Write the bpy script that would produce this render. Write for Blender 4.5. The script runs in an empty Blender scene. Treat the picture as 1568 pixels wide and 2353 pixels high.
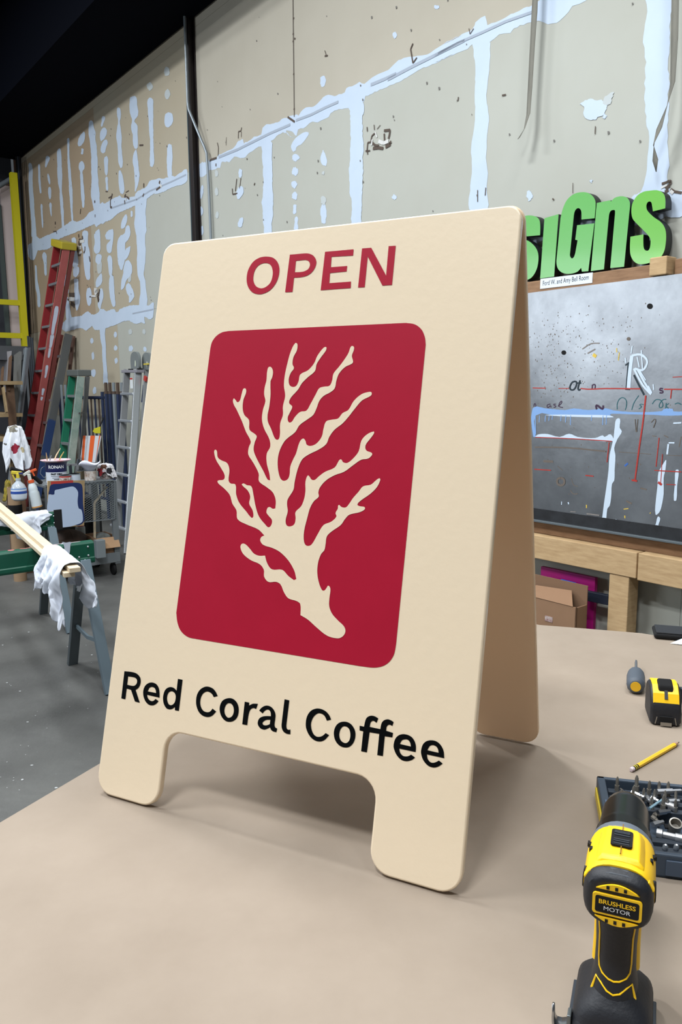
import bpy, bmesh, math, random
from mathutils import Vector as V, Matrix, Quaternion
from mathutils.geometry import tessellate_polygon
random.seed(7)
R = math.radians
scn = bpy.context.scene
COL = scn.collection

# ------------------------------------------------------------------ camera
F, PITCH, ROLL, CX, CY = 1764.765, 0.157491989, 0.00723202, 784.0, 1176.5
TH = 0.9114                               # work table height
SZ = 0.915                                # lower front edge of the tilted sign board
CAM = V((0, 0, SZ + 0.637295))
fwd = V((0, math.cos(PITCH), -math.sin(PITCH)))
_r0 = V((1, 0, 0)); _u0 = _r0.cross(fwd)
ri = _r0*math.cos(ROLL) - _u0*math.sin(ROLL)
up = _u0*math.cos(ROLL) + _r0*math.sin(ROLL)
cd = bpy.data.cameras.new('camera'); cam = bpy.data.objects.new('camera', cd); COL.objects.link(cam)
m = Matrix.Identity(4)
for i in range(3):
    m[i][0] = ri[i]; m[i][1] = up[i]; m[i][2] = -fwd[i]; m[i][3] = CAM[i]
cam.matrix_world = m
cd.sensor_fit = 'VERTICAL'; cd.sensor_height = 24.0; cd.lens = F/2353*24.0
cd.clip_start = 0.02; cd.clip_end = 60
scn.camera = cam

# ------------------------------------------------------------------ world, lamps, exposure
w = bpy.data.worlds.new('world'); scn.world = w; w.use_nodes = True
bg = w.node_tree.nodes['Background']; bg.inputs[0].default_value = (0.80, 0.90, 1.0, 1); bg.inputs[1].default_value = 0.09
def area(name, loc, size, power, color=(0.93, 0.97, 1.0), rotz=0, aim=None):
    l = bpy.data.lights.new(name, 'AREA'); l.shape = 'RECTANGLE'; l.size, l.size_y = size
    l.energy = power; l.color = color
    o = bpy.data.objects.new(name, l); COL.objects.link(o); o.location = loc; o.rotation_euler = (0, 0, rotz)
    if aim:
        o.rotation_euler = (V(aim)-V(loc)).to_track_quat('-Z', 'Y').to_euler()
    return o
for i, (x, y, pw) in enumerate([(-1.2, -0.9, 240), (1.5, -0.8, 40), (1.25, 2.1, 105), (-1.2, 2.9, 190),
                                (-3.9, 1.6, 230), (-3.9, 5.2, 190), (-6.2, 7.6, 170)]):
    area('ceiling_lamp', (x, y, 5.85), (0.35, 1.25), pw*1.0, rotz=R(38))
area('board_sheen_lamp', (-9.5, 3.1, 3.1), (3.6, 1.7), 190, (0.86, 0.94, 1.0), aim=(1.2, 3.2, 1.9))  # unseen source, added so the metal board reflects a bright sheen
vs = scn.view_settings
vs.view_transform = 'Standard'; vs.look = 'None'; vs.gamma = 1.0; vs.use_curve_mapping = False
vs.exposure = -0.08

# ------------------------------------------------------------------ places: rays and planes
def ray(px, py): return ri*((px-CX)/F) - up*((py-CY)/F) + fwd
WY = -0.66646                             # heading of the long drywall wall
wd = V((math.sin(WY), math.cos(WY), 0)); wn = V((-wd.y, wd.x, 0))
_rr = ray(340, 600); P0 = CAM + _rr*(8.7/_rr.y); P0.z = 0
def W(s, n, z): return P0 + wd*s + wn*n + V((0, 0, z))    # s along the wall to the left, n out of it, z up
def at(px, py, n=None, s=None, z=None):
    r = ray(px, py)
    if n is not None: t = ((P0+wn*n-CAM).dot(wn))/r.dot(wn)
    elif s is not None: t = ((P0+wd*s-CAM).dot(wd))/r.dot(wd)
    else: t = (z-CAM.z)/r.z
    return CAM + r*t
def snz(p):
    d = p-P0; return d.dot(wd), d.dot(wn), p.z
def T(px, py, h=0): return at(px, py, z=TH+h)
def crop(ox, oy, k): return lambda pts: [((p[0]/k+ox, p[1]/k+oy)+tuple(p[2:])) for p in pts]
WALLM = Matrix(((-wd.x, -wn.x, 0, P0.x), (-wd.y, -wn.y, 0, P0.y), (0, 0, 1, 0), (0, 0, 0, 1)))   # x right along wall, y into it

# ------------------------------------------------------------------ materials
def lin(c):
    f = lambda v: v/12.92 if v <= 0.04045 else ((v+0.055)/1.055)**2.4
    return tuple(f(x/255) for x in c)+(1,)
MATS = {}
def mat(name, c, rough=0.6, metal=0.0, noise=0.0, scale=8.0, c2=None, bump=0.0, bscale=60.0, spots=(), coat=0.0, stretch=None, emit=0, spec=0.5):
    if name in MATS: return MATS[name]
    m = bpy.data.materials.new(name); m.use_nodes = True; nt = m.node_tree; N = nt.nodes; L = nt.links
    b = N['Principled BSDF']; b.inputs['Roughness'].default_value = rough; b.inputs['Metallic'].default_value = metal
    b.inputs['Coat Weight'].default_value = coat; b.inputs['Coat Roughness'].default_value = 0.08
    b.inputs['Specular IOR Level'].default_value = spec
    col = lin(c); b.inputs['Base Color'].default_value = col
    m.diffuse_color = col
    src = None
    if noise or bump or spots:
        g = N.new('ShaderNodeNewGeometry'); mp = N.new('ShaderNodeMapping'); L.new(g.outputs['Position'], mp.inputs['Vector'])
        if stretch: mp.inputs['Scale'].default_value = stretch
    if noise:
        n = N.new('ShaderNodeTexNoise'); n.inputs['Scale'].default_value = scale; n.inputs['Detail'].default_value = 6; n.inputs['Roughness'].default_value = 0.62
        L.new(mp.outputs[0], n.inputs['Vector'])
        cr = N.new('ShaderNodeValToRGB'); cr.color_ramp.elements[0].position = 0.5-noise; cr.color_ramp.elements[1].position = 0.5+noise
        cr.color_ramp.elements[0].color = lin(c2 or tuple(x*0.8 for x in c)); cr.color_ramp.elements[1].color = col
        L.new(n.outputs['Fac'], cr.inputs['Fac']); src = cr.outputs['Color']
    for (p, rad, sc) in spots:
        vm = N.new('ShaderNodeVectorMath'); vm.operation = 'DISTANCE'; vm.inputs[1].default_value = p
        nn = N.new('ShaderNodeTexNoise'); nn.inputs['Scale'].default_value = 1.2/rad; nn.inputs['Detail'].default_value = 3
        L.new(g.outputs['Position'], nn.inputs['Vector'])
        L.new(g.outputs['Position'], vm.inputs[0])
        ma = N.new('ShaderNodeMath'); ma.operation = 'MULTIPLY_ADD'; ma.inputs[1].default_value = rad*1.6; L.new(nn.outputs['Fac'], ma.inputs[0])
        L.new(vm.outputs['Value'], ma.inputs[2])
        mr = N.new('ShaderNodeMapRange'); mr.inputs['From Min'].default_value = rad*1.75; mr.inputs['From Max'].default_value = rad*1.65
        L.new(ma.outputs[0], mr.inputs['Value'])
        mx = N.new('ShaderNodeMix'); mx.data_type = 'RGBA'; L.new(mr.outputs[0], mx.inputs[0])
        if src: L.new(src, mx.inputs[6])
        else: mx.inputs[6].default_value = col
        mx.inputs[7].default_value = lin(sc); src = mx.outputs[2]
    if src: L.new(src, b.inputs['Base Color'])
    if bump:
        n2 = N.new('ShaderNodeTexNoise'); n2.inputs['Scale'].default_value = bscale; n2.inputs['Detail'].default_value = 5
        L.new(mp.outputs[0], n2.inputs['Vector'])
        bp = N.new('ShaderNodeBump'); bp.inputs['Strength'].default_value = bump; bp.inputs['Distance'].default_value = 0.01
        L.new(n2.outputs['Fac'], bp.inputs['Height']); L.new(bp.outputs[0], b.inputs['Normal'])
    MATS[name] = m
    return m

# ------------------------------------------------------------------ object helpers
MX = {}                                     # world matrix of every object by name
def link(o, parent=None, M=None):
    COL.objects.link(o)
    if parent is not None:
        o.parent = parent
        if M is not None: o.matrix_basis = MX[parent.name].inverted() @ M
        MX[o.name] = MX[parent.name] @ o.matrix_basis
    else:
        if M is not None: o.matrix_basis = M
        MX[o.name] = o.matrix_basis.copy()
    return o
def tag(o, label, cat=None, group=None, kind=None):
    if label: o['label'] = label
    if cat: o['category'] = cat
    if group: o['group'] = group
    if kind: o['kind'] = kind
    return o
def thing(name, label, cat, loc, rotz=0, group=None, M=None):
    o = bpy.data.objects.new(name, None); o.empty_display_size = 0.05
    link(o, None, M or (Matrix.Translation(V(loc)) @ Matrix.Rotation(rotz, 4, 'Z')))
    return tag(o, label, cat, group)
def copy_tree(o, M=None, parent=None):
    c = o.copy(); COL.objects.link(c)
    if parent is not None: c.parent = parent; MX[c.name] = MX[parent.name] @ c.matrix_basis
    else:
        c.matrix_basis = M; MX[c.name] = M.copy()
    for ch in list(o.children): copy_tree(ch, None, c)
    return c

class MB:
    """collects geometry in world space (points pass through xf) and links it as ONE mesh object"""
    def __init__(s, xf=None): s.v = []; s.f = []; s.xf = xf or Matrix.Identity(4)
    def add(s, vs, fs):
        o = len(s.v); s.v += [s.xf @ V(p) for p in vs]; s.f += [tuple(i+o for i in f) for f in fs]; return s
    def box(s, c, d, rot=None):
        c = V(c); pts = []
        for x in (-.5, .5):
            for y in (-.5, .5):
                for z in (-.5, .5):
                    p = V((x*d[0], y*d[1], z*d[2])); p = rot @ p if rot else p; pts.append(c+p)
        return s.add(pts, [(0, 1, 3, 2), (4, 6, 7, 5), (0, 4, 5, 1), (2, 3, 7, 6), (0, 2, 6, 4), (1, 5, 7, 3)])
    def bar(s, a, b, w, d, side=None):
        a = V(a); b = V(b); z = (b-a).normalized(); x = V(side) if side else (V((1, 0, 0)) if abs(z.z) > .9 else z.cross(V((0, 0, 1))))
        x = (x - z*x.dot(z)).normalized(); y = z.cross(x); pts = []
        for p in (a, b):
            for i, j in ((-1, -1), (1, -1), (1, 1), (-1, 1)): pts.append(p + x*(w/2*i) + y*(d/2*j))
        return s.add(pts, [(3, 2, 1, 0), (4, 5, 6, 7), (0, 1, 5, 4), (1, 2, 6, 5), (2, 3, 7, 6), (3, 0, 4, 7)])
    def tube(s, pts, r, n=10, caps=True):
        pts = [V(p) for p in pts]; rs = r if isinstance(r, (list, tuple)) else [r]*len(pts); vs = []; fs = []
        x = None
        for i, p in enumerate(pts):
            t = (pts[min(i+1, len(pts)-1)]-pts[max(i-1, 0)]).normalized()
            if x is None: x = t.orthogonal().normalized()
            x = (x - t*x.dot(t)).normalized(); y = t.cross(x)
            for k in range(n):
                a = 2*math.pi*k/n; vs.append(p + x*(rs[i]*math.cos(a)) + y*(rs[i]*math.sin(a)))
        for i in range(len(pts)-1):
            for k in range(n): fs.append((i*n+k, i*n+(k+1) % n, (i+1)*n+(k+1) % n, (i+1)*n+k))
        if caps: fs.append(tuple(range(n-1, -1, -1))); fs.append(tuple((len(pts)-1)*n+k for k in range(n)))
        return s.add(vs, fs)
    def lathe(s, prof, n=20, M=None):
        vs = []; fs = []; M = M or Matrix.Identity(4)
        for (r, z) in prof:
            for k in range(n): a = 2*math.pi*k/n; vs.append(M @ V((r*math.cos(a), r*math.sin(a), z)))
        for i in range(len(prof)-1):
            for k in range(n): fs.append((i*n+k, i*n+(k+1) % n, (i+1)*n+(k+1) % n, (i+1)*n+k))
        fs.append(tuple(range(n-1, -1, -1))); fs.append(tuple((len(prof)-1)*n+k for k in range(n)))
        return s.add(vs, fs)
    def loft(s, rings, caps=True):
        n = len(rings[0]); vs = [p for r in rings for p in r]; fs = []
        for i in range(len(rings)-1):
            for k in range(n): fs.append((i*n+k, i*n+(k+1) % n, (i+1)*n+(k+1) % n, (i+1)*n+k))
        if caps: fs.append(tuple(range(n-1, -1, -1))); fs.append(tuple((len(rings)-1)*n+k for k in range(n)))
        return s.add(vs, fs)
    def grid(s, pts):
        h = len(pts); w_ = len(pts[0]); fs = []
        for i in range(h-1):
            for j in range(w_-1): fs.append((i*w_+j, i*w_+j+1, (i+1)*w_+j+1, (i+1)*w_+j))
        return s.add([p for r in pts for p in r], fs)
    def prism(s, poly, vec):
        """closed outline (points in order) pushed along vec, both ends filled"""
        vec = V(vec); poly = [V(p) for p in poly]; n = len(poly); tri = tessellate_polygon([poly])
        vs = poly + [p+vec for p in poly]
        fs = [tuple(t) for t in tri] + [tuple(i+n for i in reversed(t)) for t in tri]
        fs += [(i, i+n, (i+1) % n+n, (i+1) % n) for i in range(n)]
        return s.add(vs, fs)
    def build(s, name, material, parent=None, smooth=False, bevel=0, label=None, M=None, seg=2, angle=40):
        me = bpy.data.meshes.new(name)
        if parent is not None: base = M or MX[parent.name]
        else:
            if M is None:
                xs = [p.x for p in s.v]; ys = [p.y for p in s.v]; zs = [p.z for p in s.v]
                M = Matrix.Translation(((min(xs)+max(xs))/2, (min(ys)+max(ys))/2, min(zs)))
            base = M
        inv = base.inverted()
        me.from_pydata([inv @ p for p in s.v], [], s.f); me.update()
        bm = bmesh.new(); bm.from_mesh(me); bmesh.ops.recalc_face_normals(bm, faces=bm.faces); bm.to_mesh(me); bm.free()
        if smooth:
            for p in me.polygons: p.use_smooth = True
        o = bpy.data.objects.new(name, me); me.materials.append(material)
        link(o, parent, base)
        if bevel:
            md = o.modifiers.new('bevel', 'BEVEL'); md.width = bevel; md.segments = seg; md.limit_method = 'ANGLE'; md.angle_limit = R(angle)
        if smooth:
            try:
                md = o.modifiers.new('wn', 'WEIGHTED_NORMAL'); md.keep_sharp = True
            except Exception: pass
            for e in me.edges: pass
            if hasattr(me, 'set_sharp_from_angle'): me.set_sharp_from_angle(angle=R(42))
        if label: o['label'] = label
        return o

def curve_pts(pts, k=5, closed=True):
    """(x,y) = smooth point, (x,y,1) = corner"""
    n = len(pts); out = []
    for i in range(n if closed else n-1):
        p0, p1, p2, p3 = pts[(i-1) % n], pts[i], pts[(i+1) % n], pts[(i+2) % n]
        a, b = V(p1[:2]), V(p2[:2])
        s1 = len(p1) > 2 or (not closed and i == 0); s2 = len(p2) > 2 or (not closed and i == n-2)
        if s1 and s2: out.append(a); continue
        d = b-a; L = d.length
        def tan(pm, pc, pn):
            t = V(pn[:2])-V(pm[:2]); return t.normalized()*L if t.length > 1e-9 else d
        m1 = d if s1 else tan(p0, p1, p2); m2 = d if s2 else tan(p1, p2, p3)
        for j in range(k):
            t = j/k; out.append(a*(2*t**3-3*t*t+1) + m1*(t**3-2*t*t+t) + b*(-2*t**3+3*t*t) + m2*(t**3-t*t))
    if not closed: out.append(V(pts[-1][:2]))
    return out
def flat(name, loops, material, parent, Mloc, thick=0.0, bevel=0.0, label=None):
    """filled 2D outline(s); inner loops cut holes. loops are in Mloc's xy plane; front faces +z"""
    cu = bpy.data.curves.new(name, 'CURVE'); cu.dimensions = '2D'; cu.fill_mode = 'BOTH'; cu.extrude = thick/2; cu.bevel_depth = bevel; cu.bevel_resolution = 2
    if bevel: cu.offset = -bevel
    for lp in loops:
        sp = cu.splines.new('POLY'); sp.points.add(len(lp)-1); sp.use_cyclic_u = True
        for i, p in enumerate(lp): sp.points[i].co = (p[0], p[1], 0, 1)
    tmp = bpy.data.objects.new(name+'_tmp', cu); me = bpy.data.meshes.new_from_object(tmp)
    bpy.data.objects.remove(tmp); bpy.data.curves.remove(cu); me.name = name
    me.materials.clear(); me.materials.append(material)
    if thick: me.transform(Matrix.Translation((0, 0, -thick/2)))     # front face at z = 0 (plus bevel)
    o = bpy.data.objects.new(name, me); link(o, parent, Mloc)
    if label: o['label'] = label
    return o
def text(s, size, material, parent, Mloc, name='lettering', sx=1.0, bold=0.0, spacing=1.0, shear=0.0):
    cu = bpy.data.curves.new(name, 'FONT'); cu.body = s; cu.size = size; cu.align_x = 'CENTER'; cu.align_y = 'CENTER'; cu.offset = bold; cu.space_character = spacing; cu.shear = shear
    cu.resolution_u = 3
    tmp = bpy.data.objects.new(name+'_tmp', cu); me = bpy.data.meshes.new_from_object(tmp)
    bpy.data.objects.remove(tmp); bpy.data.curves.remove(cu); me.name = name
    me.transform(Matrix.Diagonal((sx, 1, 1, 1))); me.materials.clear(); me.materials.append(material)
    o = bpy.data.objects.new(name, me); link(o, parent, Mloc); return o
def frame(o, x, y):
    """matrix with origin o, x axis x, y axis y, z = x cross y"""
    x = V(x).normalized(); y = V(y); y = (y-x*y.dot(x)).normalized(); z = x.cross(y); M = Matrix.Identity(4)
    for i in range(3): M[i][0] = x[i]; M[i][1] = y[i]; M[i][2] = z[i]; M[i][3] = o[i]
    return M
def on_plane(M):
    """pixel -> coordinates in the plane of M"""
    o = M.translation; z = V((M[0][2], M[1][2], M[2][2])); inv = M.inverted()
    def f(pts, k=5, closed=True):
        out = []
        for p in pts:
            r = ray(p[0], p[1]); q = CAM + r*((o-CAM).dot(z)/r.dot(z)); q = inv @ q; out.append((q.x, q.y)+tuple(p[2:]))
        return curve_pts(out, k, closed) if k else [V(p[:2]) for p in out]
    return f
def sup(cx, cy, rx, ry, p=2.5, n=28, z=0):
    out = []
    for k in range(n):
        a = 2*math.pi*k/n; c, s_ = math.cos(a), math.sin(a)
        out.append((cx+rx*math.copysign(abs(c)**(2/p), c), cy+ry*math.copysign(abs(s_)**(2/p), s_), z))
    return out
def rrect(x0, y0, x1, y1, r, k=6):
    out = []
    for cx, cy, a0 in ((x1-r, y1-r, 0), (x0+r, y1-r, 90), (x0+r, y0+r, 180), (x1-r, y0+r, 270)):
        for i in range(k+1):
            a = R(a0+90*i/k); out.append(V((cx+r*math.cos(a), cy+r*math.sin(a))))
    return out

# ================================================================== SETTING
M_conc = mat('concrete', (92, 92, 89), 0.5, noise=0.22, scale=1.3, c2=(66, 66, 65), bump=0.25, bscale=25)
M_sheetA = mat('drywall_paper_grey', (176, 178, 170), 0.85, noise=0.3, scale=1.1, c2=(168, 168, 158))
M_sheetB = mat('drywall_paper_warm', (180, 174, 160), 0.85, noise=0.3, scale=1.1, c2=(170, 163, 148))
M_sheetC = mat('drywall_paper_brown', (164, 147, 124), 0.85, noise=0.3, scale=1.1, c2=(158, 138, 114))
M_sheetD = mat('drywall_paper_tan', (172, 164, 146), 0.85, noise=0.3, scale=1.1, c2=(170, 158, 136))
M_mud = mat('joint_compound', (192, 206, 224), 0.8, noise=0.3, scale=6, c2=(184, 199, 217))
M_mud2 = mat('joint_compound_thin', (182, 189, 190), 0.85)
M_seam = mat('seam_tape_grey', (158, 168, 182), 0.85)  # grey of the tape line along the seams
M_tear = mat('torn_paper_brown', (84, 72, 64), 0.9)
M_tearw = mat('torn_paper_pale', (206, 206, 204), 0.9)
M_dark = mat('ceiling_black', (5, 7, 15), 0.95, spec=0.05)
M_blacksteel = mat('black_brown_steel', (34, 26, 26), 0.45, 0.2)

def struct(name, mb, material, **k):
    o = mb.build(name, material, **k); o['kind'] = 'structure'; return o
struct('floor', MB().add([(-12, -4, 0), (5, -4, 0), (5, 14, 0), (-12, 14, 0)], [(0, 1, 2, 3)]), M_conc)
fs = MB()
for i in range(75):
    px_, py_ = random.uniform(0, 330), random.uniform(1300, 1850); p = at(px_, py_, z=.0012); r_ = random.choice((.002, .003, .003, .004, .007))
    fs.add([p+V((r_*math.cos(a)*random.uniform(.6, 1.2), r_*math.sin(a)*random.uniform(.5, 1.1), 0)) for a in (0, 1.05, 2.1, 3.14, 4.2, 5.2)], [(0, 1, 2, 3, 4, 5)])
o = fs.build('floor_specks', mat('floor_paint_specks', (170, 172, 172), .8), bpy.data.objects['floor']); o['kind'] = 'stuff'
# long drywall wall: studs backing, and every sheet a piece of its own
S0, S1, WTOP = -8.6, 4.30, 6.2
mw = MB(WALLM); mw.box((-(S0+S1)/2, 0.06, WTOP/2), (S1-S0, 0.08, WTOP))
wall = struct('wall_right', mw, mat('wall_backing', (90, 84, 76), 0.9), M=WALLM)
def sheet(s0, s1, z0, z1, material):
    b = MB(WALLM); g = 0.002
    b.box((-(s0+s1)/2, 0.01, (z0+z1)/2), (abs(s1-s0)-g, 0.02, z1-z0-g)); b.build('drywall_sheet', material, wall)
rows = [(0, 1.22, [-8.6, -6.2, -3.8, -1.2, 1.2, 4.3], 'AAAAA'),
        (1.22, 2.44, [-8.6, -5.92, -3.5, -1.2, 0.93, 4.3], 'AAAAD'),
        (2.44, 3.66, [-8.6, -5.92, -4.76, -3.55, -2.37, -1.2, 0.10, 1.6, 4.3], 'AAAAAADC'),
        (3.66, 4.88, [-8.6, -5.22, -2.817, -1.2, 1.32, 4.3], 'BBBDC'),
        (4.88, 6.18, [-8.6, -4.0, -1.2, 4.3], 'BBD')]
SM = dict(A=M_sheetA, B=M_sheetB, C=M_sheetC, D=M_sheetD)
for z0, z1, ss, cs in rows:
    for i in range(len(ss)-1): sheet(ss[i], ss[i+1], z0, z1, SM[cs[i]])

# joint compound: bands and dabs spread on the sheets, each a thin piece of its own
WPL = {}
def wall_plane(n):                        # plane parallel to the wall, z axis towards the room
    return frame(W(0, n, 0), -wd, (0, 0, 1))
_mc = [0]
def ragged(lp, step=.022, a=.0045):
    out = []
    for i, p in enumerate(lp):
        q = lp[(i+1) % len(lp)]; d = q-p; n_ = max(1, min(12, int(d.length/step)))
        for j in range(n_): out.append(p+d*(j/n_)+V((random.uniform(-a, a), random.uniform(-a, a))))
    return out
def mud_poly(pts, k=4, material=None, name='joint_compound', n=None):
    _mc[0] += 1; n = n or 0.0012+0.00003*(_mc[0] % 60)
    M = wall_plane(n); lp = ragged(on_plane(M)(pts, k))
    return flat(name, [lp], material or M_mud, wall, M)
def strip(cr, pts, material=None, jit=0.06, name='joint_compound'):
    """band given by centre points with widths"""
    if len(pts) < 3: pts = [pts[0], tuple((a+b)/2 for a, b in zip(*pts)), pts[-1]]
    # densify
    d = []
    for a, b in zip(pts[:-1], pts[1:]):
        q = max(1, int(math.hypot(b[0]-a[0], b[1]-a[1])/90))
        for j in range(q):
            t = j/q; d.append(tuple(a[i]+(b[i]-a[i])*t for i in range(3)))
    d.append(pts[-1]); Ls = []; Rs = []
    for i, (x, y, w_) in enumerate(d):
        a = d[max(0, i-1)]; b = d[min(len(d)-1, i+1)]; tx, ty = b[0]-a[0], b[1]-a[1]; l = math.hypot(tx, ty) or 1
        nx, ny = ty/l, -tx/l
        u1 = 1+random.uniform(-jit, jit)*2; u2 = 1+random.uniform(-jit, jit)*2
        Ls.append((x+nx*w_/2*u1, y+ny*w_/2*u1)); Rs.append((x-nx*w_/2*u2, y-ny*w_/2*u2))
    mud_poly(cr(Ls+Rs[::-1]), 3, material, name)
def blob(cr, x, y, rx, ry, material=None):
    p = [(x+rx*math.cos(a)*random.uniform(.85, 1.1), y+ry*math.sin(a)*random.uniform(.85, 1.1)) for a in [2*math.pi*i/9 for i in range(9)]]
    mud_poly(cr(p), 3, material, 'compound_dab')
C1 = crop(40, 360, 7.84); C2 = crop(40, 180, 7.84); C3 = crop(230, 120, 7.127); C4 = crop(220, 320, 7.127); C5 = crop(40, 540, 7.84)
C6 = crop(160, 520, 7.127); C7 = crop(190, 700, 8.711); D1 = crop(450, 240, 6.272); D2 = crop(660, 120, 5.884); D3 = crop(500, 0, 2.761)
D4 = crop(1000, 0, 2.761); D5 = crop(1440, 300, 10.695); D6 = crop(1290, 180, 10.453)
for cr, lst in ((C1, [
    [(225, 130, 50), (240, 240, 70), (235, 400, 80), (245, 640, 85), (265, 900, 75), (290, 1200, 75), (300, 1440, 90)],
    [(390, 150, 30), (395, 400, 40), (420, 650, 30)], [(435, 870, 30), (445, 1100, 32), (455, 1270, 20)],
    [(545, 10, 70), (525, 110, 50), (510, 190, 20)], [(552, 320, 22), (570, 420, 40), (582, 490, 18)],
    [(578, 570, 45), (585, 690, 52), (590, 760, 22)], [(597, 850, 40), (602, 960, 30), (612, 1070, 12)],
    [(750, -130, 50), (755, 10, 80), (760, 250, 85), (770, 480, 70), (780, 600, 40), (795, 800, 55), (810, 1000, 52), (822, 1270, 36)],
    [(915, -320, 35), (920, 0, 42), (940, 300, 50), (962, 600, 58), (977, 900, 42), (992, 1150, 28)],
    [(1160, 100, 70), (1162, 200, 104), (1150, 270, 45), (1165, 450, 50), (1178, 700, 62), (1187, 910, 34)],
    [(1325, -630, 70), (1345, -420, 115), (1370, -180, 110), (1385, 10, 110), (1393, 300, 118), (1402, 600, 150), (1412, 780, 150), (1435, 950, 120), (1440, 1150, 70)]]),
    (C2, [[(1195, 980, 40), (1155, 1110, 115), (1110, 1210, 50)], [(1172, 1270, 40), (1165, 1360, 36)]]),
    (C3, [[(60, 1060, 50), (28, 1210, 26)], [(75, 1255, 70), (48, 1350, 95), (20, 1450, 22)], [(95, 1455, 60), (60, 1560, 90), (45, 1640, 60)],
    [(305, 930, 56), (315, 1070, 56), (310, 1130, 26), (310, 1250, 72), (312, 1400, 80), (320, 1560, 66), (340, 1790, 72), (345, 1890, 30)],
    [(545, 740, 96), (545, 860, 115), (560, 980, 132), (560, 1060, 92), (545, 1125, 40), (560, 1210, 104), (575, 1350, 80), (583, 1500, 78), (585, 1575, 40)],
    [(822, 775, 80), (825, 930, 92), (832, 1150, 72), (845, 1400, 58), (850, 1700, 64), (850, 1800, 70), (845, 1870, 40)],
    [(1130, 1005, 100), (1125, 1110, 142), (1105, 1215, 70)]]),
    (C4, [[(170, 300, 58), (170, 430, 60), (175, 575, 36)], [(178, 630, 38), (187, 830, 32)],
    [(395, 525, 36), (420, 700, 82), (435, 875, 60)],
    [(655, 180, 26), (653, 330, 86), (662, 470, 80), (677, 600, 86), (670, 720, 60), (650, 850, 16)],
    [(1210, 95, 56), (1215, 250, 96), (1210, 450, 82), (1215, 610, 60)],
    [(500, 1240, 30), (470, 1340, 80), (440, 1450, 50)], [(590, 1180, 30), (588, 1270, 26)],
    [(740, 950, 170), (735, 1200, 172), (735, 1400, 182), (740, 1500, 150)]]),
    (C6, [[(1155, -40, 170), (1165, 80, 170), (1170, 150, 145), (1175, 400, 150), (1170, 550, 130), (1170, 800, 100), (1197, 900, 88), (1205, 1050, 95), (1212, 1200, 125), (1205, 1330, 100)],
    [(255, 90, 90), (255, 300, 104), (280, 400, 104), (280, 600, 110), (292, 760, 80), (310, 860, 56)],
    [(70, 200, 66), (78, 400, 82), (90, 600, 100), (90, 665, 60)], [(112, 670, 84), (108, 740, 96), (92, 820, 50)],
    [(110, 870, 68), (115, 1050, 72), (132, 1200, 92), (118, 1370, 22)],
    [(482, 50, 20), (450, 140, 105), (458, 270, 90), (450, 370, 112), (445, 440, 50)], [(485, 470, 86), (468, 560, 100), (470, 615, 40)],
    [(516, 775, 16), (492, 870, 102), (470, 940, 82), (438, 1000, 16)],
    [(672, 60, 40), (640, 150, 104), (635, 210, 70)], [(700, 60, 40), (692, 230, 48), (650, 320, 88), (648, 420, 66)],
    [(655, 505, 58), (665, 650, 65), (672, 795, 46)], [(685, 825, 60), (692, 1000, 86), (705, 1150, 80), (727, 1300, 46)],
    [(955, 0, 50), (945, 130, 96), (900, 190, 130), (850, 260, 130), (845, 400, 150), (850, 520, 132), (842, 620, 90), (852, 715, 22)],
    [(985, 330, 20), (945, 420, 80), (915, 540, 30)], [(950, 570, 60), (958, 700, 150), (940, 800, 122), (890, 880, 72), (875, 970, 62), (850, 1035, 16)],
    [(958, 945, 56), (980, 1050, 104), (1015, 1150, 90), (978, 1245, 16)],
    [(320, 1025, 60), (313, 1150, 90), (322, 1285, 50)], [(518, 1030, 40), (520, 1150, 62), (490, 1280, 62), (500, 1365, 16)]]),
    (C5, [[(330, 555, 26), (340, 800, 42), (360, 950, 60), (382, 1080, 62), (392, 1285, 46)], [(488, 345, 72), (500, 500, 56), (512, 715, 36)],
    [(880, 740, 60), (882, 900, 70), (890, 1040, 58)], [(888, 1130, 56), (910, 1350, 84), (925, 1520, 90)]]),
    (C7, [[(400, 470, 100), (405, 700, 100), (425, 850, 75), (437, 1100, 75), (452, 1300, 82), (462, 1580, 92)]]),
    (D1, [[(1020, 540, 150), (1030, 800, 142), (1038, 1100, 132), (1035, 1400, 152), (1040, 1600, 132), (1035, 1900, 100)],
    [(645, 940, 36), (642, 1000, 50), (640, 1050, 30)], [(660, 1190, 60), (630, 1280, 90), (615, 1355, 26)], [(665, 1640, 40), (640, 1720, 66), (640, 1765, 40)],
    [(95, 1170, 26), (85, 1260, 50), (75, 1350, 20)], [(78, 1480, 36), (82, 1540, 50), (75, 1600, 22)], [(85, 1760, 36), (90, 1820, 46), (85, 1880, 26)]]),
    (D2, [[(935, 700, 200), (940, 900, 164), (945, 1200, 166), (938, 1600, 182), (930, 1900, 180), (940, 2010, 140), (940, 2380, 140)],
    [(275, 1090, 50), (180, 1180, 110), (92, 1270, 76), (92, 1335, 40)],
    [(488, 1335, 16), (497, 1440, 84), (515, 1530, 36)], [(490, 330, 56), (485, 395, 72), (478, 462, 40)],
    [(490, 2040, 30), (492, 2150, 88), (495, 2260, 66), (490, 2310, 40)], [(105, 2070, 40), (102, 2180, 38)], [(125, 2240, 40), (118, 2400, 46)]]),
    (D4, [[(295, 250, 90), (300, 450, 96), (290, 600, 70), (300, 760, 92), (280, 900, 92), (280, 1100, 102), (275, 1330, 112)],
    [(1430, -40, 172), (1412, 200, 162), (1410, 400, 150), (1410, 700, 152), (1420, 900, 120), (1412, 1050, 132), (1395, 1240, 165)]])):
    for p in lst: strip(cr, p)
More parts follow.
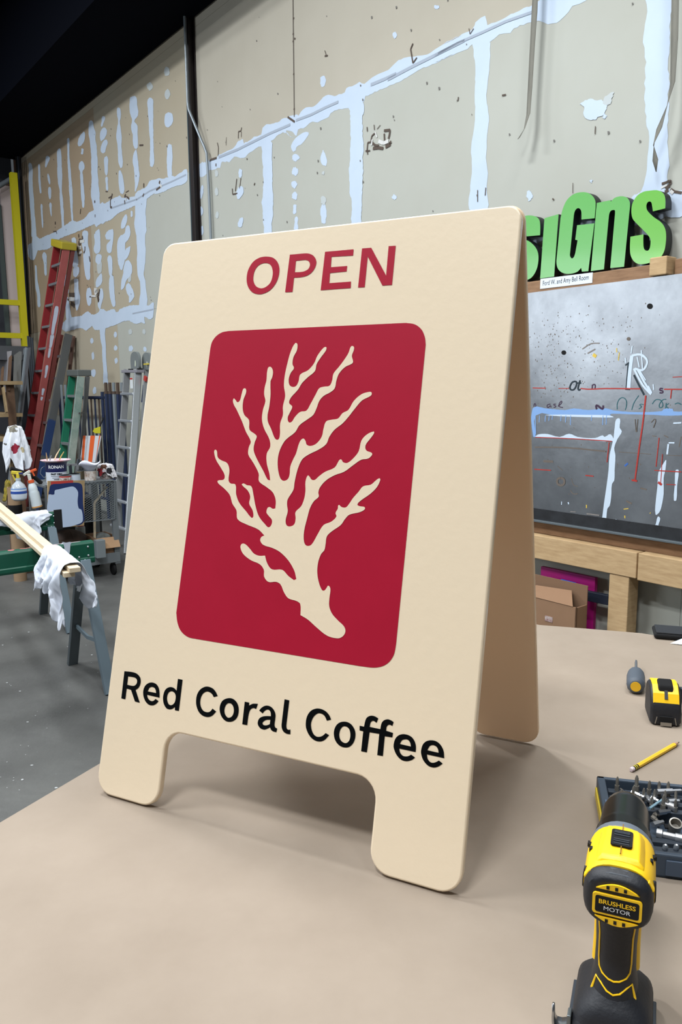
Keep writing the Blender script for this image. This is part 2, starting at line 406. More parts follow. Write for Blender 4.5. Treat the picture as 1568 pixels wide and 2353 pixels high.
for cr, lst in ((C7, [(185, 720, 32, 55), (205, 1030, 27, 85), (215, 1370, 54, 76), (240, 1720, 38, 72), (655, 600, 32, 58), (660, 870, 35, 55), (672, 1120, 32, 65), (965, 880, 45, 60), (1245, 890, 33, 55)]),
    (D2, [(115, 1425, 55, 46), (105, 1610, 46, 55), (97, 1785, 40, 55), (103, 1940, 35, 62), (1450, 1960, 28, 30)]), (D3, [(1125, 222, 13, 20), (1390, 45, 18, 12), (1122, 1250, 14, 16)]),
    (D4, [(1075, 738, 10, 16), (992, 1148, 9, 9), (600, 1240, 18, 34)])):
    for b in lst: blob(cr, *b)
for cr, lst in ((C3, [(815, 560, 50, 70), (1095, 310, 45, 80), (1105, 690, 45, 80)]), (C7, [(955, 545, 35, 60), (1230, 540, 30, 58)]), (C6, [(490, 670, 44, 110), (980, 830, 30, 90)]),
                (D1, [(300, 1000, 26, 50), (300, 1260, 26, 60), (310, 1590, 26, 50)]), (D2, [(490, 1630, 20, 26), (490, 2000, 40, 60)])):
    for b in lst: blob(cr, *b, M_mud2)
# long horizontal seams (outline: upper edge leftwards to right, lower edge back)
mud_poly(C4([(0, 1090), (60, 1055), (130, 1060), (260, 985), (390, 925), (430, 960), (640, 930), (655, 880), (740, 825), (840, 770), (880, 690), (960, 660), (1070, 640), (1130, 640), (1250, 595), (1290, 610), (1400, 545), (1490, 490),
              (1505, 600), (1490, 690), (1400, 750), (1250, 790), (1150, 845), (1050, 885), (940, 900), (840, 975), (800, 1010), (660, 1085), (500, 1150), (350, 1225), (250, 1320), (130, 1355), (50, 1400), (0, 1430)]), 2)
mud_poly(C1([(1580, 855), (1490, 850), (1370, 970), (1300, 1000), (1200, 1120), (1060, 1170), (1000, 1150), (930, 1185), (840, 1250), (700, 1340), (600, 1390), (480, 1440), (400, 1478), (345, 1430), (270, 1440), (260, 1560), (190, 1590), (200, 1800), (300, 1860), (350, 1740), (370, 1690),
              (540, 1670), (640, 1600), (760, 1480), (960, 1400), (1180, 1310), (1390, 1220), (1420, 1262), (1500, 1210), (1580, 1180)]), 2)
mud_poly(C6([(-60, 1530), (110, 1475), (200, 1460), (270, 1400), (310, 1395), (360, 1440), (420, 1440), (480, 1400), (500, 1350), (560, 1360), (600, 1390), (680, 1360), (740, 1360), (760, 1400), (800, 1400), (820, 1360), (980, 1300), (1150, 1290), (1290, 1300), (1360, 1245), (1382, 1270), (1372, 1440)])
         + C7([(1410, 262), (1320, 290), (1235, 250), (1250, 378), (1190, 355), (1080, 385), (1030, 378), (940, 325), (830, 335), (700, 385), (560, 440), (450, 475), (340, 505), (230, 500), (190, 430), (70, 522), (0, 480), (-80, 470), (-250, 520), (-420, 480)]), 2)
mud_poly(D1([(45, 860), (150, 835), (200, 800), (300, 770), (330, 730), (430, 680), (480, 660), (560, 610), (600, 545), (680, 502), (695, 560), (840, 470), (940, 440), (965, 340), (1020, 290), (1180, 262), (1240, 210), (1320, 190)])
         + D2([(30, 870), (110, 840), (160, 850), (220, 765), (300, 745), (370, 722), (450, 660), (480, 615), (560, 580), (640, 590), (700, 570), (780, 545), (800, 480), (880, 460), (980, 400), (1045, 425), (1100, 378), (1200, 312), (1280, 280), (1400, 212)])
         + D3([(1060, 460/1.0-0), ][:0] + [(1150, 385), (1240, 355), (1330, 345), (1420, 285), (1568, 215)]) + D4([(60, 280), (150, 230), (240, 185), (255, 140), (320, 100), (335, 160), (480, 90), (600, 40), (720, -30), (980, -40), (960, 8), (870, 40), (820, 110), (720, 158), (660, 130), (580, 150), (500, 180), (480, 205), (410, 215), (350, 265), (260, 262), (190, 325), (120, 345), (60, 368), (0, 400)])
         + D3([(1500, 345), (1440, 370), (1400, 392), (1290, 440), (1150, 520), (1120, 530), (1030, 572), (940, 612)]) + D2([(1050, 640), (1000, 700), (830, 765), (720, 770), (620, 800), (560, 870), (500, 900), (420, 955), (350, 930), (300, 970), (220, 1030), (150, 1040), (130, 1130), (20, 1132), (-10, 1060)])
         + D1([(1450, 450), (1350, 460), (1320, 400), (1190, 440), (1090, 530), (950, 590), (870, 640), (760, 710), (720, 760), (620, 775), (560, 750), (480, 830), (370, 830), (350, 910), (200, 950), (130, 1035), (55, 1035)]), 2, n=0.0011)
mud_poly(D6([(460, 600), (570, 540), (700, 490), (800, 515), (960, 520), (1030, 580), (1115, 660), (1060, 750), (1050, 840), (870, 950), (780, 1005), (620, 975), (530, 870), (570, 690)]), 3)
mud_poly(D6([(1000, 540), (1100, 400), (1250, 310), (1245, 410), (1170, 620), (1110, 650)]), 3, M_mud2); blob(D6, 1050, 915, 45, 50)
mud_poly(D5([(1050, 1580), (1200, 1530), (1500, 1480), (1700, 1700), (1700, 1980), (1369, 2000), (1180, 2080), (1000, 2100), (830, 2170), (700, 2100), (640, 1900), (500, 1800), (900, 1700)]), 3)
mud_poly(D5([(60, 1740), (120, 1660), (200, 1570), (320, 1540), (380, 1480), (900, 1400), (960, 1560), (600, 1700), (150, 1820)]), 3)
# the seam behind the letters and the sign, and joints below it, mostly hidden
def mud_sz(pts):
    _mc[0] += 1; M = wall_plane(.0012+.00003*(_mc[0] % 60)); inv = M.inverted()
    lp = [V(((inv @ W(s_, 0, z_)).x, z_)) for s_, z_ in pts]; flat('joint_compound', [ragged(lp, .03, .007)], M_mud, wall, M)
up_, dn_ = [], []
for i in range(60):
    s_ = -.35-i*.11; up_.append((s_, 2.44+.055+random.uniform(-.012, .016))); dn_.append((s_, 2.44-.06+random.uniform(-.016, .012)))
mud_sz(up_+dn_[::-1])
for s_ in (-1.2, -3.5, -5.92): mud_sz([(s_-.05, 2.42), (s_+.05, 2.42), (s_+.045, 1.9), (s_+.05, 1.24), (s_-.05, 1.24), (s_-.04, 1.8)])
# the open line of tape along the upper seam, the tears and scribbles
def wline(cr, pts, px, material, mb, n=0.0035):
    """brush or pencil stroke of a given pixel width laid on the wall"""
    q = cr(pts); P = [at(p[0], p[1], n=n) for p in q]
    for a, b in zip(P[:-1], P[1:]):
        d = (CAM-a).length/F*px; u = (b-a).normalized(); v = u.cross(wn)*(d/2)
        mb.add([a+v, a-v, b-v, b+v], [(0, 1, 2, 3)])
mb = MB()
wline(D1, [(330, 760), (600, 650), (900, 500), (1060, 420), (1360, 290)], 5, 0, mb); wline(D2, [(120, 920), (320, 845), (520, 745), (690, 670)], 5, 0, mb)
wline(D2, [(1130, 440), (1300, 370), (1471, 290)], 6, 0, mb); wline(D3, [(1080, 505), (1230, 425), (1400, 340), (1568, 255)], 6, 0, mb)
wline(D4, [(0, 350), (150, 270), (300, 205), (450, 135), (620, 75)], 5, 0, mb); wline(C4, [(250, 1130), (450, 1060), (680, 980), (880, 850), (1250, 690), (1480, 580)], 3, 0, mb); wline(C6, [(1030, 1430), (1370, 1360)], 3, 0, mb)
mb.build('seam_tape', M_seam, wall)
mb = MB(); wline(D3, [(478, -60), (481, 250), (487, 740)], 2.6, 0, mb, .0033); mb.build('open_joint', mat('joint_dark', (96, 88, 80), .9), wall)
mb = MB()
for x, y in ((482, 115), (480, 215), (480, 262), (483, 470), (486, 692), (490, 245)): wline(D3, [(x-3, y-2), (x+3, y+2)], 3.5, 0, mb, .004)
o = mb.build('joint_nails', M_tear, wall); o['kind'] = 'stuff'
def tears(name, dark, pale=()):
    a = MB()
    for cr, pts, px in dark: wline(cr, pts, px, 0, a, 0.0045)
    o = a.build(name, M_tear, wall)
    if pale:
        b = MB()
        for cr, pts, px in pale: wline(cr, pts, px, 0, b, 0.0052)
        b.build('torn_paper', M_tearw, wall)
tears('wall_tear', [(D2, [(1090, 1380), (1080, 1330), (1090, 1220), (1130, 1215)], 3), (D2, [(1060, 1335), (1120, 1330)], 3), (D2, [(1130, 1215), (1145, 1130), (1190, 1090)], 3), (D2, [(1155, 1225), (1190, 1260), (1240, 1265)], 5), (D2, [(1160, 1300), (1230, 1290), (1300, 1300)], 6), (D2, [(1330, 1280), (1400, 1240), (1390, 1205)], 7), (D2, [(1312, 1100), (1318, 1200)], 4), (D2, [(1310, 1060), (1390, 1050), (1385, 1110), (1370, 1170)], 5), (D2, [(1175, 980), (1180, 1050)], 2), (D2, [(1215, 1040), (1260, 985)], 1.5), (D2, [(1080, 1010), (1085, 1070)], 2.5)],
      [(D2, [(1235, 1200), (1300, 1230), (1370, 1200)], 7), (D2, [(1190, 1080), (1215, 1150)], 3), (D2, [(1150, 1180), (1140, 1260)], 4)])
tears('wall_tear', [(C6, [(145, 130), (150, 180)], 5), (C6, [(205, 160), (215, 215)], 6), (C6, [(150, 215), (215, 225)], 4), (C6, [(150, 240), (150, 300), (180, 280)], 5), (C6, [(130, 340), (120, 400), (150, 430)], 4), (C6, [(140, 470), (180, 465)], 4), (C6, [(250, 330), (250, 400), (230, 440)], 4)],
      [(C6, [(170, 250), (240, 240)], 6), (C6, [(140, 350), (190, 350)], 7), (C6, [(150, 440), (200, 420)], 5)])
tears('wall_tear', [(C6, [(320, 490), (335, 580)], 4), (C6, [(490, 1030), (480, 1100), (455, 1130), (475, 1240)], 7), (C6, [(460, 1150), (480, 1220)], 8), (C6, [(325, 1155), (400, 1150)], 2.5)], [(C6, [(400, 1045), (450, 1050), (410, 1120)], 9), (C6, [(350, 1140), (430, 1145)], 4)])
tears('wall_tear', [(C5, [(900, 1160), (960, 1180)], 4), (C5, [(930, 1080), (1030, 1080)], 9), (C5, [(960, 1220), (1030, 1280)], 9)], [(C5, [(930, 1150), (1030, 1160)], 8)])
tears('wall_tear', [(C4, [(270, 890), (255, 960), (240, 1000), (242, 1120), (265, 1110)], 4), (C4, [(210, 960), (260, 935)], 2.5), (C4, [(490, 900), (470, 940), (520, 950), (550, 980)], 4), (C4, [(470, 1000), (480, 1060)], 4), (C4, [(490, 870), (540, 840)], 1.5), (C4, [(785, 720), (785, 790)], 4), (C4, [(790, 890), (770, 940)], 4), (C4, [(1050, 680), (1040, 730)], 6), (C4, [(1060, 780), (990, 830)], 4), (C4, [(160, 855), (195, 855)], 2), (C4, [(715, 98), (775, 95)], 3), (C1, [(1390, 790), (1395, 830)], 5), (C1, [(1400, 1040), (1400, 1090)], 3), (C1, [(680, 1170), (680, 1220)], 5), (C1, [(645, 1350), (700, 1345), (710, 1390)], 2.5), (C1, [(1140, 940), (1130, 1030)], 3)],
      [(C4, [(500, 950), (490, 1010)], 4), (C4, [(1050, 740), (1080, 780)], 5)])
tears('wall_tear', [(D1, [(310, 550), (325, 620), (320, 740)], 2), (D1, [(200, 820), (210, 800), (300, 770)], 4), (D1, [(290, 850), (290, 890)], 3), (D1, [(440, 470), (435, 590)], 1.2), (D1, [(660, 330), (650, 380), (615, 390), (612, 490)], 2), (D1, [(655, 390), (655, 470)], 1.5), (D1, [(525, 1210), (530, 1295), (600, 1280)], 2.5), (D1, [(590, 1070), (570, 1250)], 2.5), (D1, [(650, 1060), (630, 1210)], 2), (D1, [(850, 1130), (840, 1165)], 3), (D1, [(735, 775), (740, 795)], 3), (D1, [(1325, 180), (1425, 250)], 4), (D1, [(230, 800), (200, 700)], 0.8),
                   (D3, [(1240, 275), (1225, 310), (1240, 400), (1265, 365)], 3), (D3, [(680, 320), (690, 352)], 1.5), (D3, [(680, 355), (698, 352)], 3), (D4, [(425, 605), (450, 600)], 3), (D4, [(148, 615), (145, 640)], 2.5), (D4, [(875, 1160), (874, 1225)], 1.2), (D4, [(745, 1260), (755, 1268)], 3), (D4, [(270, 1205), (270, 1280)], 2), (D4, [(322, 1190), (318, 1240)], 2), (D4, [(215, 180), (222, 215), (245, 180)], 1.5), (D4, [(1018, 800), (1016, 850)], 2)])
tears('wall_tear', [(D5, [(870, 1310), (1000, 1270), (1050, 1230), (1100, 1260), (1060, 1330)], 5), (D5, [(1060, 1340), (960, 1430)], 7), (D5, [(1090, 1440), (1180, 1500), (1360, 1530)], 5), (D5, [(980, 1450), (1000, 1520)], 8)], [(D5, [(850, 1410), (1000, 1330)], 4), (D5, [(1080, 1480), (1150, 1540)], 6)])
sp = MB()
for i in range(150):
    s_ = random.uniform(-6.3, 3.6); z_ = random.uniform(2.5, 4.7); r_ = random.uniform(.003, .008)
    p = W(s_, 0.0042, z_); sp.add([p-wd*r_-V((0, 0, r_)), p+wd*r_*.6-V((0, 0, r_)), p+wd*r_+V((0, 0, r_*1.3)), p-wd*r_*.7+V((0, 0, r_))], [(0, 1, 2, 3)])
o = sp.build('nail_specks', mat('nail_speck', (110, 108, 104), 0.9), wall); o['kind'] = 'stuff'

# ceiling deck, the roof beam against the wall, purlins
struct('ceiling', MB().add([(-12, -4, 6.2), (5, -4, 6.2), (5, 14, 6.2), (-12, 14, 6.2)], [(3, 2, 1, 0)]), M_dark)
b = MB(WALLM); b.box((-(S0+S1)/2, -0.44, 5.565), (S1-S0, 0.84, 1.23)); struct('trim_1', b, M_dark, M=WALLM)
for i, n_ in enumerate((1.2, 2.0, 2.8, 3.6)):
    b = MB(WALLM); b.box((-(S0+S1)/2, -n_, 6.05), (S1-S0, 0.09, 0.28)); struct('trim_%d' % (i+2), b, M_dark, M=WALLM)
b = MB(); b.bar(W(4.4, 1.35, 5.82), W(-.6, .95, 5.86), .05, .05); struct('trim_6', b, mat('rusty_rod', (96, 66, 54), 0.8))
b = MB(); b.bar(W(4.4, 2.2, 5.8), W(2.2, 1.9, 5.85), .05, .05); struct('trim_7', b, mat('rusty_rod', (96, 66, 54), 0.8))
# corner board at the end of the drywall
b = MB(WALLM); b.box((-4.34, -0.0, 2.5), (0.07, 0.12, 4.95)); struct('trim_8', b, mat('corner_wood', (96, 66, 50), 0.8, noise=.25, scale=6, c2=(66, 46, 38)), M=WALLM)

# left end wall, behind the yellow guard frame
b = MB(WALLM); b.box((-4.75, -1.9, 3.1), (0.1, 3.8, 6.2)); struct('wall_left', b, mat('end_wall', (58, 60, 66), 0.9), M=WALLM)

# steel column
sl, sr = snz(at(433, 330, n=.07))[0], snz(at(457, 330, n=0))[0]; sc_ = (sl+sr)/2; sw_ = sl-sr
col = thing('steel_column', 'narrow dark brown steel column standing against the drywall left of the conduit', 'column', (0, 0, 0), M=Matrix.Translation(W(sc_, .035, 0)) @ WALLM.to_3x3().to_4x4())
for nm, n_, w_, d_ in (('front_flange', .064, sw_, .012), ('back_flange', .006, sw_, .012), ('web', .035, .014, .048)):
    MB(WALLM).box((-sc_, -n_, 2.6), (w_, d_, 5.18)).build(nm, M_blacksteel, col, bevel=.002)
MB(WALLM).box((-sl+.008, -.073, 2.6), (.012, .006, 5.18)).build('edge_highlight', mat('column_highlight', (84, 98, 104), .4, .3), col, label='bluish highlight painted along the flange edge')  # highlight on the column's left edge, put into colour as a paler strip
MB(WALLM).box((-sc_, -.06, .012), (.16, .12, .02)).build('base_plate', M_blacksteel, col)
# conduit
cdt = MB(); q = lambda x, y, n: at(x, y, n=n)
top = q(431.5, 235, .095)
cdt.tube([top+V((0, 0, 1.6)), top, q(434, 252, .095), q(462, 320, .05), q(470, 338, .035), q(475, 352, .03), q(480, 430, .03), q(485.5, 560, .03), q(492, 720, .03)], .0125, 8)
o = cdt.build('conduit', mat('galvanized', (134, 142, 148), .45, .5), smooth=True); tag(o, 'thin galvanized conduit bending off the steel column down the drywall', 'conduit')
# straps hanging in front of the wall
M_strap = mat('webbing_grey', (128, 126, 116), .85, noise=.2, scale=20, c2=(108, 106, 98), stretch=(1, 1, .2))
def strap(pts, label):
    a = MB(); L = []; 
    for (x, y, n, wid, tw) in pts:
        c = at(x, y, n=n); d = -wd*math.cos(R(tw)) + wn*math.sin(R(tw)); L.append([c-d*wid/2, c+d*wid/2])
    a.grid(L); o = a.build('hanging_strap', M_strap, smooth=True); md = o.modifiers.new('thick', 'SOLIDIFY'); md.thickness = .002
    tag(o, label, 'strap')
strap([(1236, -420, .07, .036, 0), (1233, -60, .07, .036, 4), (1229, 30, .07, .036, -6), (1224, 110, .07, .035, 4), (1219, 200, .07, .034, 8), (1215, 262, .075, .033, 15), (1206, 296, .09, .030, 40), (1193, 318, .11, .03, 30)], 'grey webbing strap with a curled end hanging above the wooden sign panel')
strap([(1556, -300, .07, .036, 0), (1553, -20, .07, .036, 0), (1551, 90, .07, .037, 5), (1547, 190, .08, .034, 25), (1535, 240, .1, .028, 55), (1516, 295, .11, .034, 15), (1503, 335, .1, .018, 70), (1507, 368, .09, .030, 5), (1509, 395, .09, .006, 40)], 'grey twisted webbing strap hanging above the last green letter')

# ================================================================== TABLE AND SANDWICH BOARD
M_kraft = mat('kraft_paper', (152, 138, 123), 0.82, noise=.22, scale=7, c2=(142, 128, 113), bump=.12, bscale=14)
M_ply = mat('plywood', (176, 142, 100), 0.7, noise=.3, scale=5, c2=(150, 116, 78), stretch=(1, 6, 6))
M_2x4 = mat('pine_lumber', (196, 164, 120), 0.75, noise=.3, scale=5, c2=(168, 134, 94), stretch=(1.5, 1.5, 12))
TL_, TR_ = T(0, 1890), T(220, 1760); ud = (TR_-TL_).normalized()                 # left edge direction
def along(y): return TL_ + ud*((y-TL_.y)/ud.y)
rear0 = along(2.33); pr = [T(1240, 1436), T(1330, 1443), T(1385, 1447.5), T(1440, 1452), T(1475, 1455), T(1500, 1459), T(1530, 1464), T(1568, 1470), T(1640, 1478)]
front = along(.40); rf = front + V((1.50, -.62, 0)); rb = V((1.62, 1.66, TH))
tab = thing('work_table', 'large work table covered in brown kraft paper under the sandwich board', 'table', ((front.x+rb.x)/2, 1.1, 0))
outl = [front+V((0, 0, -.003)), rf+V((0, 0, -.003)), rb+V((0, 0, -.003)), T(1568, 1474)+V((0, 0, -.003)), T(1240, 1437)+V((0, 0, -.003)), rear0+V((.0, 0, -.003))]
MB().prism([p+V((.004, 0, 0)) for p in outl], (0, 0, -.03)).build('tabletop', M_ply, tab)
cen = sum((p for p in outl), V())/6
for p in (outl[0], outl[1], outl[2], outl[5]):
    q_ = p + (cen-p)*.14; MB().box((q_.x, q_.y, .44), (.089, .089, .882)).build('leg', M_2x4, tab, bevel=.004)
for a_, b_ in ((0, 1), (1, 2), (2, 5), (5, 0)):
    p = outl[a_]+(cen-outl[a_])*.14; q_ = outl[b_]+(cen-outl[b_])*.14
    MB().bar(V((p.x, p.y, .83)), V((q_.x, q_.y, .83)), .038, .089, side=(q_-p).cross(V((0, 0, 1)))).build('apron', M_2x4, tab)
ppr = [front, rf, rb] + pr[::-1] + [rear0]
MB().prism([p+V((0, 0, -.0029)) for p in ppr], (0, 0, .0029)).build('kraft_paper', M_kraft)
tag(bpy.data.objects['kraft_paper'], 'sheet of brown kraft paper spread over the whole work table', 'paper')

M_cream = mat('cream_gloss_paint', (242, 223, 194), 0.33, coat=0.45, bump=.03, bscale=90)
M_cream_edge = mat('cream_edge_paint', (226, 204, 172), 0.4, coat=.3)
M_creamin = mat('cream_inner_paint', (246, 214, 178), 0.45, coat=.2)
M_red = mat('crimson_paint', (174, 24, 52), 0.42, spec=.25, noise=.35, scale=14, c2=(166, 22, 48))
M_black = mat('black_lettering', (5, 7, 9), 0.5, spec=.1)
YAW, TILT = -0.457445019, 0.255066427
su = V((math.cos(YAW), math.sin(YAW), 0)); sn = V((-su.y, su.x, 0)); sv = V((0, 0, 1))*math.cos(TILT)+sn*math.sin(TILT)
BL = V((-0.399529141, 1.15401195, SZ)); SW, SH, ST = .6096, .9144, .0127
FM = frame(BL, su, sv)                                                         # front face, z towards the viewer
def board_outline(holes=True):
    pl = on_plane(FM)
    a = pl([(362, 1800), (385, 1700), (400, 1684), (835, 1782), (862, 1830), (851, 1960), (340, 1848), (232, 1820), (871, 2008), (1024, 2054)], 0)
    return a
_a = board_outline()
lx, cut, rx = (_a[0].x+_a[1].x)/2, (_a[2].y+_a[3].y)/2, (_a[4].x+_a[5].x)/2
def arc(cx, cy, r, a0, a1, k=7): return [V((cx+r*math.cos(R(a0+(a1-a0)*i/k)), cy+r*math.sin(R(a0+(a1-a0)*i/k)))) for i in range(k+1)]
r1, r2 = .022, .030
loop = (arc(SW-r1, SH-r1, r1, 0, 90) + arc(r1, SH-r1, r1, 90, 180) + arc(r2, r2, r2, 180, 270) + arc(lx-r2, r2, r2, 270, 360)
        + arc(lx+r2, cut-r2, r2, 180, 90) + arc(rx-r2, cut-r2, r2, 90, 0) + arc(rx+r2, r2, r2, 180, 270) + arc(SW-r2, r2, r2, 270, 360))
sign = thing('sandwich_board', 'cream A-frame sandwich board with red coral emblem standing on kraft paper', 'sign', BL+su*SW/2+sn*SH*math.sin(TILT), YAW)
BEV = .0028
fb = flat('front_board', [loop], M_cream, sign, FM @ Matrix.Translation((0, 0, -BEV)), thick=ST-2*BEV, bevel=BEV)
# rear board leaning the other way, hinged along the top edge
apex_off = 2*SH*math.sin(TILT)+.006
sv2 = V((0, 0, 1))*math.cos(TILT)-sn*math.sin(TILT)
RM = frame(BL+sn*apex_off+su*SW, -su, sv2)                                       # z points away, outer face
RB = flat('rear_board', [[V((SW-p.x, p.y)) for p in loop]], M_creamin, sign, RM @ Matrix.Translation((0, 0, ST-BEV)), thick=ST-2*BEV, bevel=BEV, label='unprinted rear board of the sign, seen from inside')
for du in (.12, .49):
    c = BL+su*du+sv*(SH-.02)+sn*.012
    MB().bar(c-su*.03, c+su*.03, .010, .006, side=sn).build('hinge', mat('zinc', (170, 172, 174), .35, .9), sign)
SPn = lambda d: FM @ Matrix.Translation((0, 0, d))
K = crop(380, 740, 2.529); P2 = on_plane(SPn(.0004))
flat('red_panel', [P2(K([(262, 152, 1), (272, 115), (296, 82), (330, 60), (370, 52, 1), (1400, 5, 1), (1452, 14), (1490, 44), (1509, 88), (1514, 130, 1), (1342, 1870, 1), (1330, 1930), (1303, 1974), (1262, 2000), (1210, 2008), (1130, 1999, 1), (182, 1842, 1), (132, 1830), (92, 1797), (71, 1748), (64, 1690, 1)]))], M_red, fb, SPn(.0004))
coral = [(1000,1838),(940,1822),(880,1775),(830,1730),(786,1703,1),(785,1640),(765,1622),(715,1605),(690,1570),(670,1525),(645,1510),(600,1510),(575,1480),(573,1440),(550,1408),(500,1385),(455,1350),(437,1310),(445,1289),(465,1291),(490,1315),(515,1345),(545,1358),(580,1357,1),(592,1400),(620,1437),(680,1440),(715,1475),(748,1500,1),(762,1494,1),(750,1445),(715,1385),(665,1335),(620,1312),(570,1295),(552,1270),(558,1250),(576,1240,1),(540,1205),(470,1175),(420,1145),(414,1095),(390,1055),(375,1005),(340,965),(308,937),(305,922),(340,915),(345,890),(325,850),(295,800),(284,755),(290,742),(300,750),(305,785),(325,803),(360,820),(373,860),(368,920),(380,938),(408,945),(412,1000),(430,1050),(470,1100),(502,1138),(512,1130),(508,1095),(488,1055),(494,1015),(480,980),(445,945),(455,938),(475,948),(500,955),(512,1000),(525,1070),(545,1130),(580,1175),(600,1193),(616,1180),(620,1150),(600,1125),(588,1105),(595,1080),(608,1075),(625,1085),(640,1083,1),(642,1035),(625,990),(590,960),(545,925),(543,880),(510,815),(483,770),(485,730),(497,695),(470,640),(445,575),(415,510),(395,470),(397,445),(408,452),(420,466),(434,455),(445,415),(455,387),(468,388),(470,410),(455,450),(450,500),(460,540),(487,570),(490,625),(520,650),(532,665),(520,700),(514,745),(535,800),(570,865),(595,915),(610,920,1),(605,880),(590,820),(590,765),(610,725),(605,680),(575,620),(562,565),(568,510),(582,460),(575,420),(578,380),(588,340),(592,290),(600,263),(615,262),(626,285),(622,320),(612,345),(612,420),(605,490),(595,540),(597,580),(615,620),(632,665),(645,683),(660,680),(667,650),(668,590),(684,540),(684,490),(697,430),(690,370),(695,310),(710,240),(730,170),(755,123),(768,128),(765,165),(745,205),(740,245),(748,268),(730,295),(718,330),(722,365),(740,377),(760,372),(775,345),(785,305),(830,280),(865,240),(885,195),(920,150),(936,146),(934,165),(905,205),(880,245),(870,285),(830,320),(795,355),(770,395),(730,440),(720,470),(738,492),(725,525),(712,555),(718,582),(735,580),(755,550),(785,522),(820,515),(845,475),(875,420),(895,385),(925,375),(955,370),(970,340),(978,300),(1010,260),(1040,220),(1065,180),(1080,142),(1095,142),(1097,160),(1085,195),(1092,230),(1085,242),(1045,262),(1010,300),(995,340),(985,385),(960,408),(920,430),(895,460),(880,500),(860,540),(820,570),(780,600),(755,640),(700,685),(670,735),(655,790),(655,850),(668,905),(685,922),(710,915),(722,890),(727,840),(745,795),(760,765),(780,700),(800,677),(815,690),(822,712),(845,720),(880,705),(910,665),(920,620),(935,578),(965,568),(1005,560),(1030,530),(1065,510),(1095,460),(1140,420),(1185,406),(1200,410),(1195,428),(1145,455),(1105,500),(1070,545),(1030,590),(985,625),(955,665),(935,710),(890,742),(830,772),(795,800),(770,855),(752,930),(745,975),(712,1030),(708,1060),(712,1100),(700,1150),(705,1180),(725,1188),(750,1175),(758,1140),(757,1105),(790,1070),(808,1025),(815,980),(815,930),(828,892),(840,900),(850,915),(868,918),(895,895),(930,870),(985,845),(1010,805),(1022,798),(1035,815),(1060,818),(1095,790),(1125,750),(1140,690),(1170,655),(1212,636),(1213,648),(1190,680),(1165,715),(1168,745),(1200,760),(1202,772),(1180,793),(1140,800),(1095,830),(1040,870),(985,890),(935,920),(900,960),(890,990),(892,1015),(865,1040),(842,1080),(825,1140),(808,1210),(805,1260),(815,1295),(840,1300),(860,1280),(885,1235),(920,1180),(965,1160),(995,1130),(990,1110),(1003,1085),(1008,1063),(1025,1075),(1050,1077),(1070,1055),(1090,1025),(1125,985),(1150,955),(1195,945),(1225,920),(1245,908),(1250,918),(1230,960),(1190,1000),(1140,1035),(1117,1060),(1130,1070),(1158,1075),(1160,1088),(1130,1105),(1070,1120),(1045,1145),(1020,1180),(970,1215),(940,1245),(932,1290),(925,1325),(905,1350),(888,1400),(884,1460),(895,1520),(912,1558),(925,1560),(938,1545),(948,1532),(960,1550),(955,1600),(953,1650),(970,1695),(1005,1735),(1040,1770),(1047,1800),(1030,1828)]
P3 = on_plane(SPn(.0008))
flat('coral_emblem', [P3(K(coral), 4)], M_cream, fb, SPn(.0008), label='cream coral branch painted on the red panel')
def letters(cr, lst, material):
    P = on_plane(SPn(.0005))
    for loops in lst: flat('letter', [P(cr(l), 4) for l in loops], material, fb, SPn(.0005))
c_ = lambda pts: [(x, y, 1) for x, y in pts]
letters(crop(550, 550, 4.126), [
    [[(260,163),(330,180),(372,235),(380,310),(355,400),(300,475),(235,512),(180,520),(120,498),(80,440),(70,370),(85,290),(130,215),(190,175)], [(250,224),(295,240),(316,290),(316,345),(295,410),(250,452),(205,464),(160,445),(136,400),(134,350),(150,290),(190,242)]],
    [[(480,145,1),(620,133,1),(660,135),(704,156),(731,205),(722,260),(690,310),(640,345),(580,359),(520,363,1),(505,498,1),(435,501,1)], [(538,203,1),(625,194,1),(657,205),(671,240),(655,280),(615,303),(575,310,1),(527,312,1)]],
    [c_([(814,118),(1085,94),(1080,153),(876,165),(869,264),(1024,252),(1018,304),(861,319),(854,415),(1060,400),(1057,461),(772,482)])],
    [c_([(1165,86),(1252,79),(1393,343),(1417,64),(1485,60),(1449,432),(1358,438),(1219,162),(1190,453),(1127,457)])]], M_red)
letters(crop(260, 1530, 7.127), [
    [[(185,88,1),(320,103),(390,130),(440,185),(452,240),(442,310),(410,365),(368,393,1),(437,604,1),(357,583,1),(293,393,1),(255,380,1),(222,373,1),(200,548,1),(134,532,1)], [(246,172,1),(340,187),(378,208),(393,245),(385,290),(355,322),(320,328),(275,320),(230,310,1)]],
    [[(640,273),(705,298),(745,355),(760,430),(760,521,1),(556,473,1),(565,515),(590,555),(630,578),(665,570),(695,541,1),(745,577,1),(700,625),(650,647),(590,637),(540,595),(505,525),(492,450),(500,380),(530,320),(580,283)], [(567,418,1),(705,445,1),(697,395),(675,358),(635,345),(598,358),(578,390)]],
    [[(1062,213,1),(1138,228,1),(1077,738,1),(1012,726,1),(1013,674,1),(965,705),(920,712),(870,690),(830,620),(818,540),(825,470),(850,400),(890,362),(945,347),(1000,365),(1040,406,1)], [(962,415),(1005,440),(1025,490),(1020,560),(1000,612),(950,645),(910,625),(887,570),(883,520),(895,465),(920,428)]]], M_black)
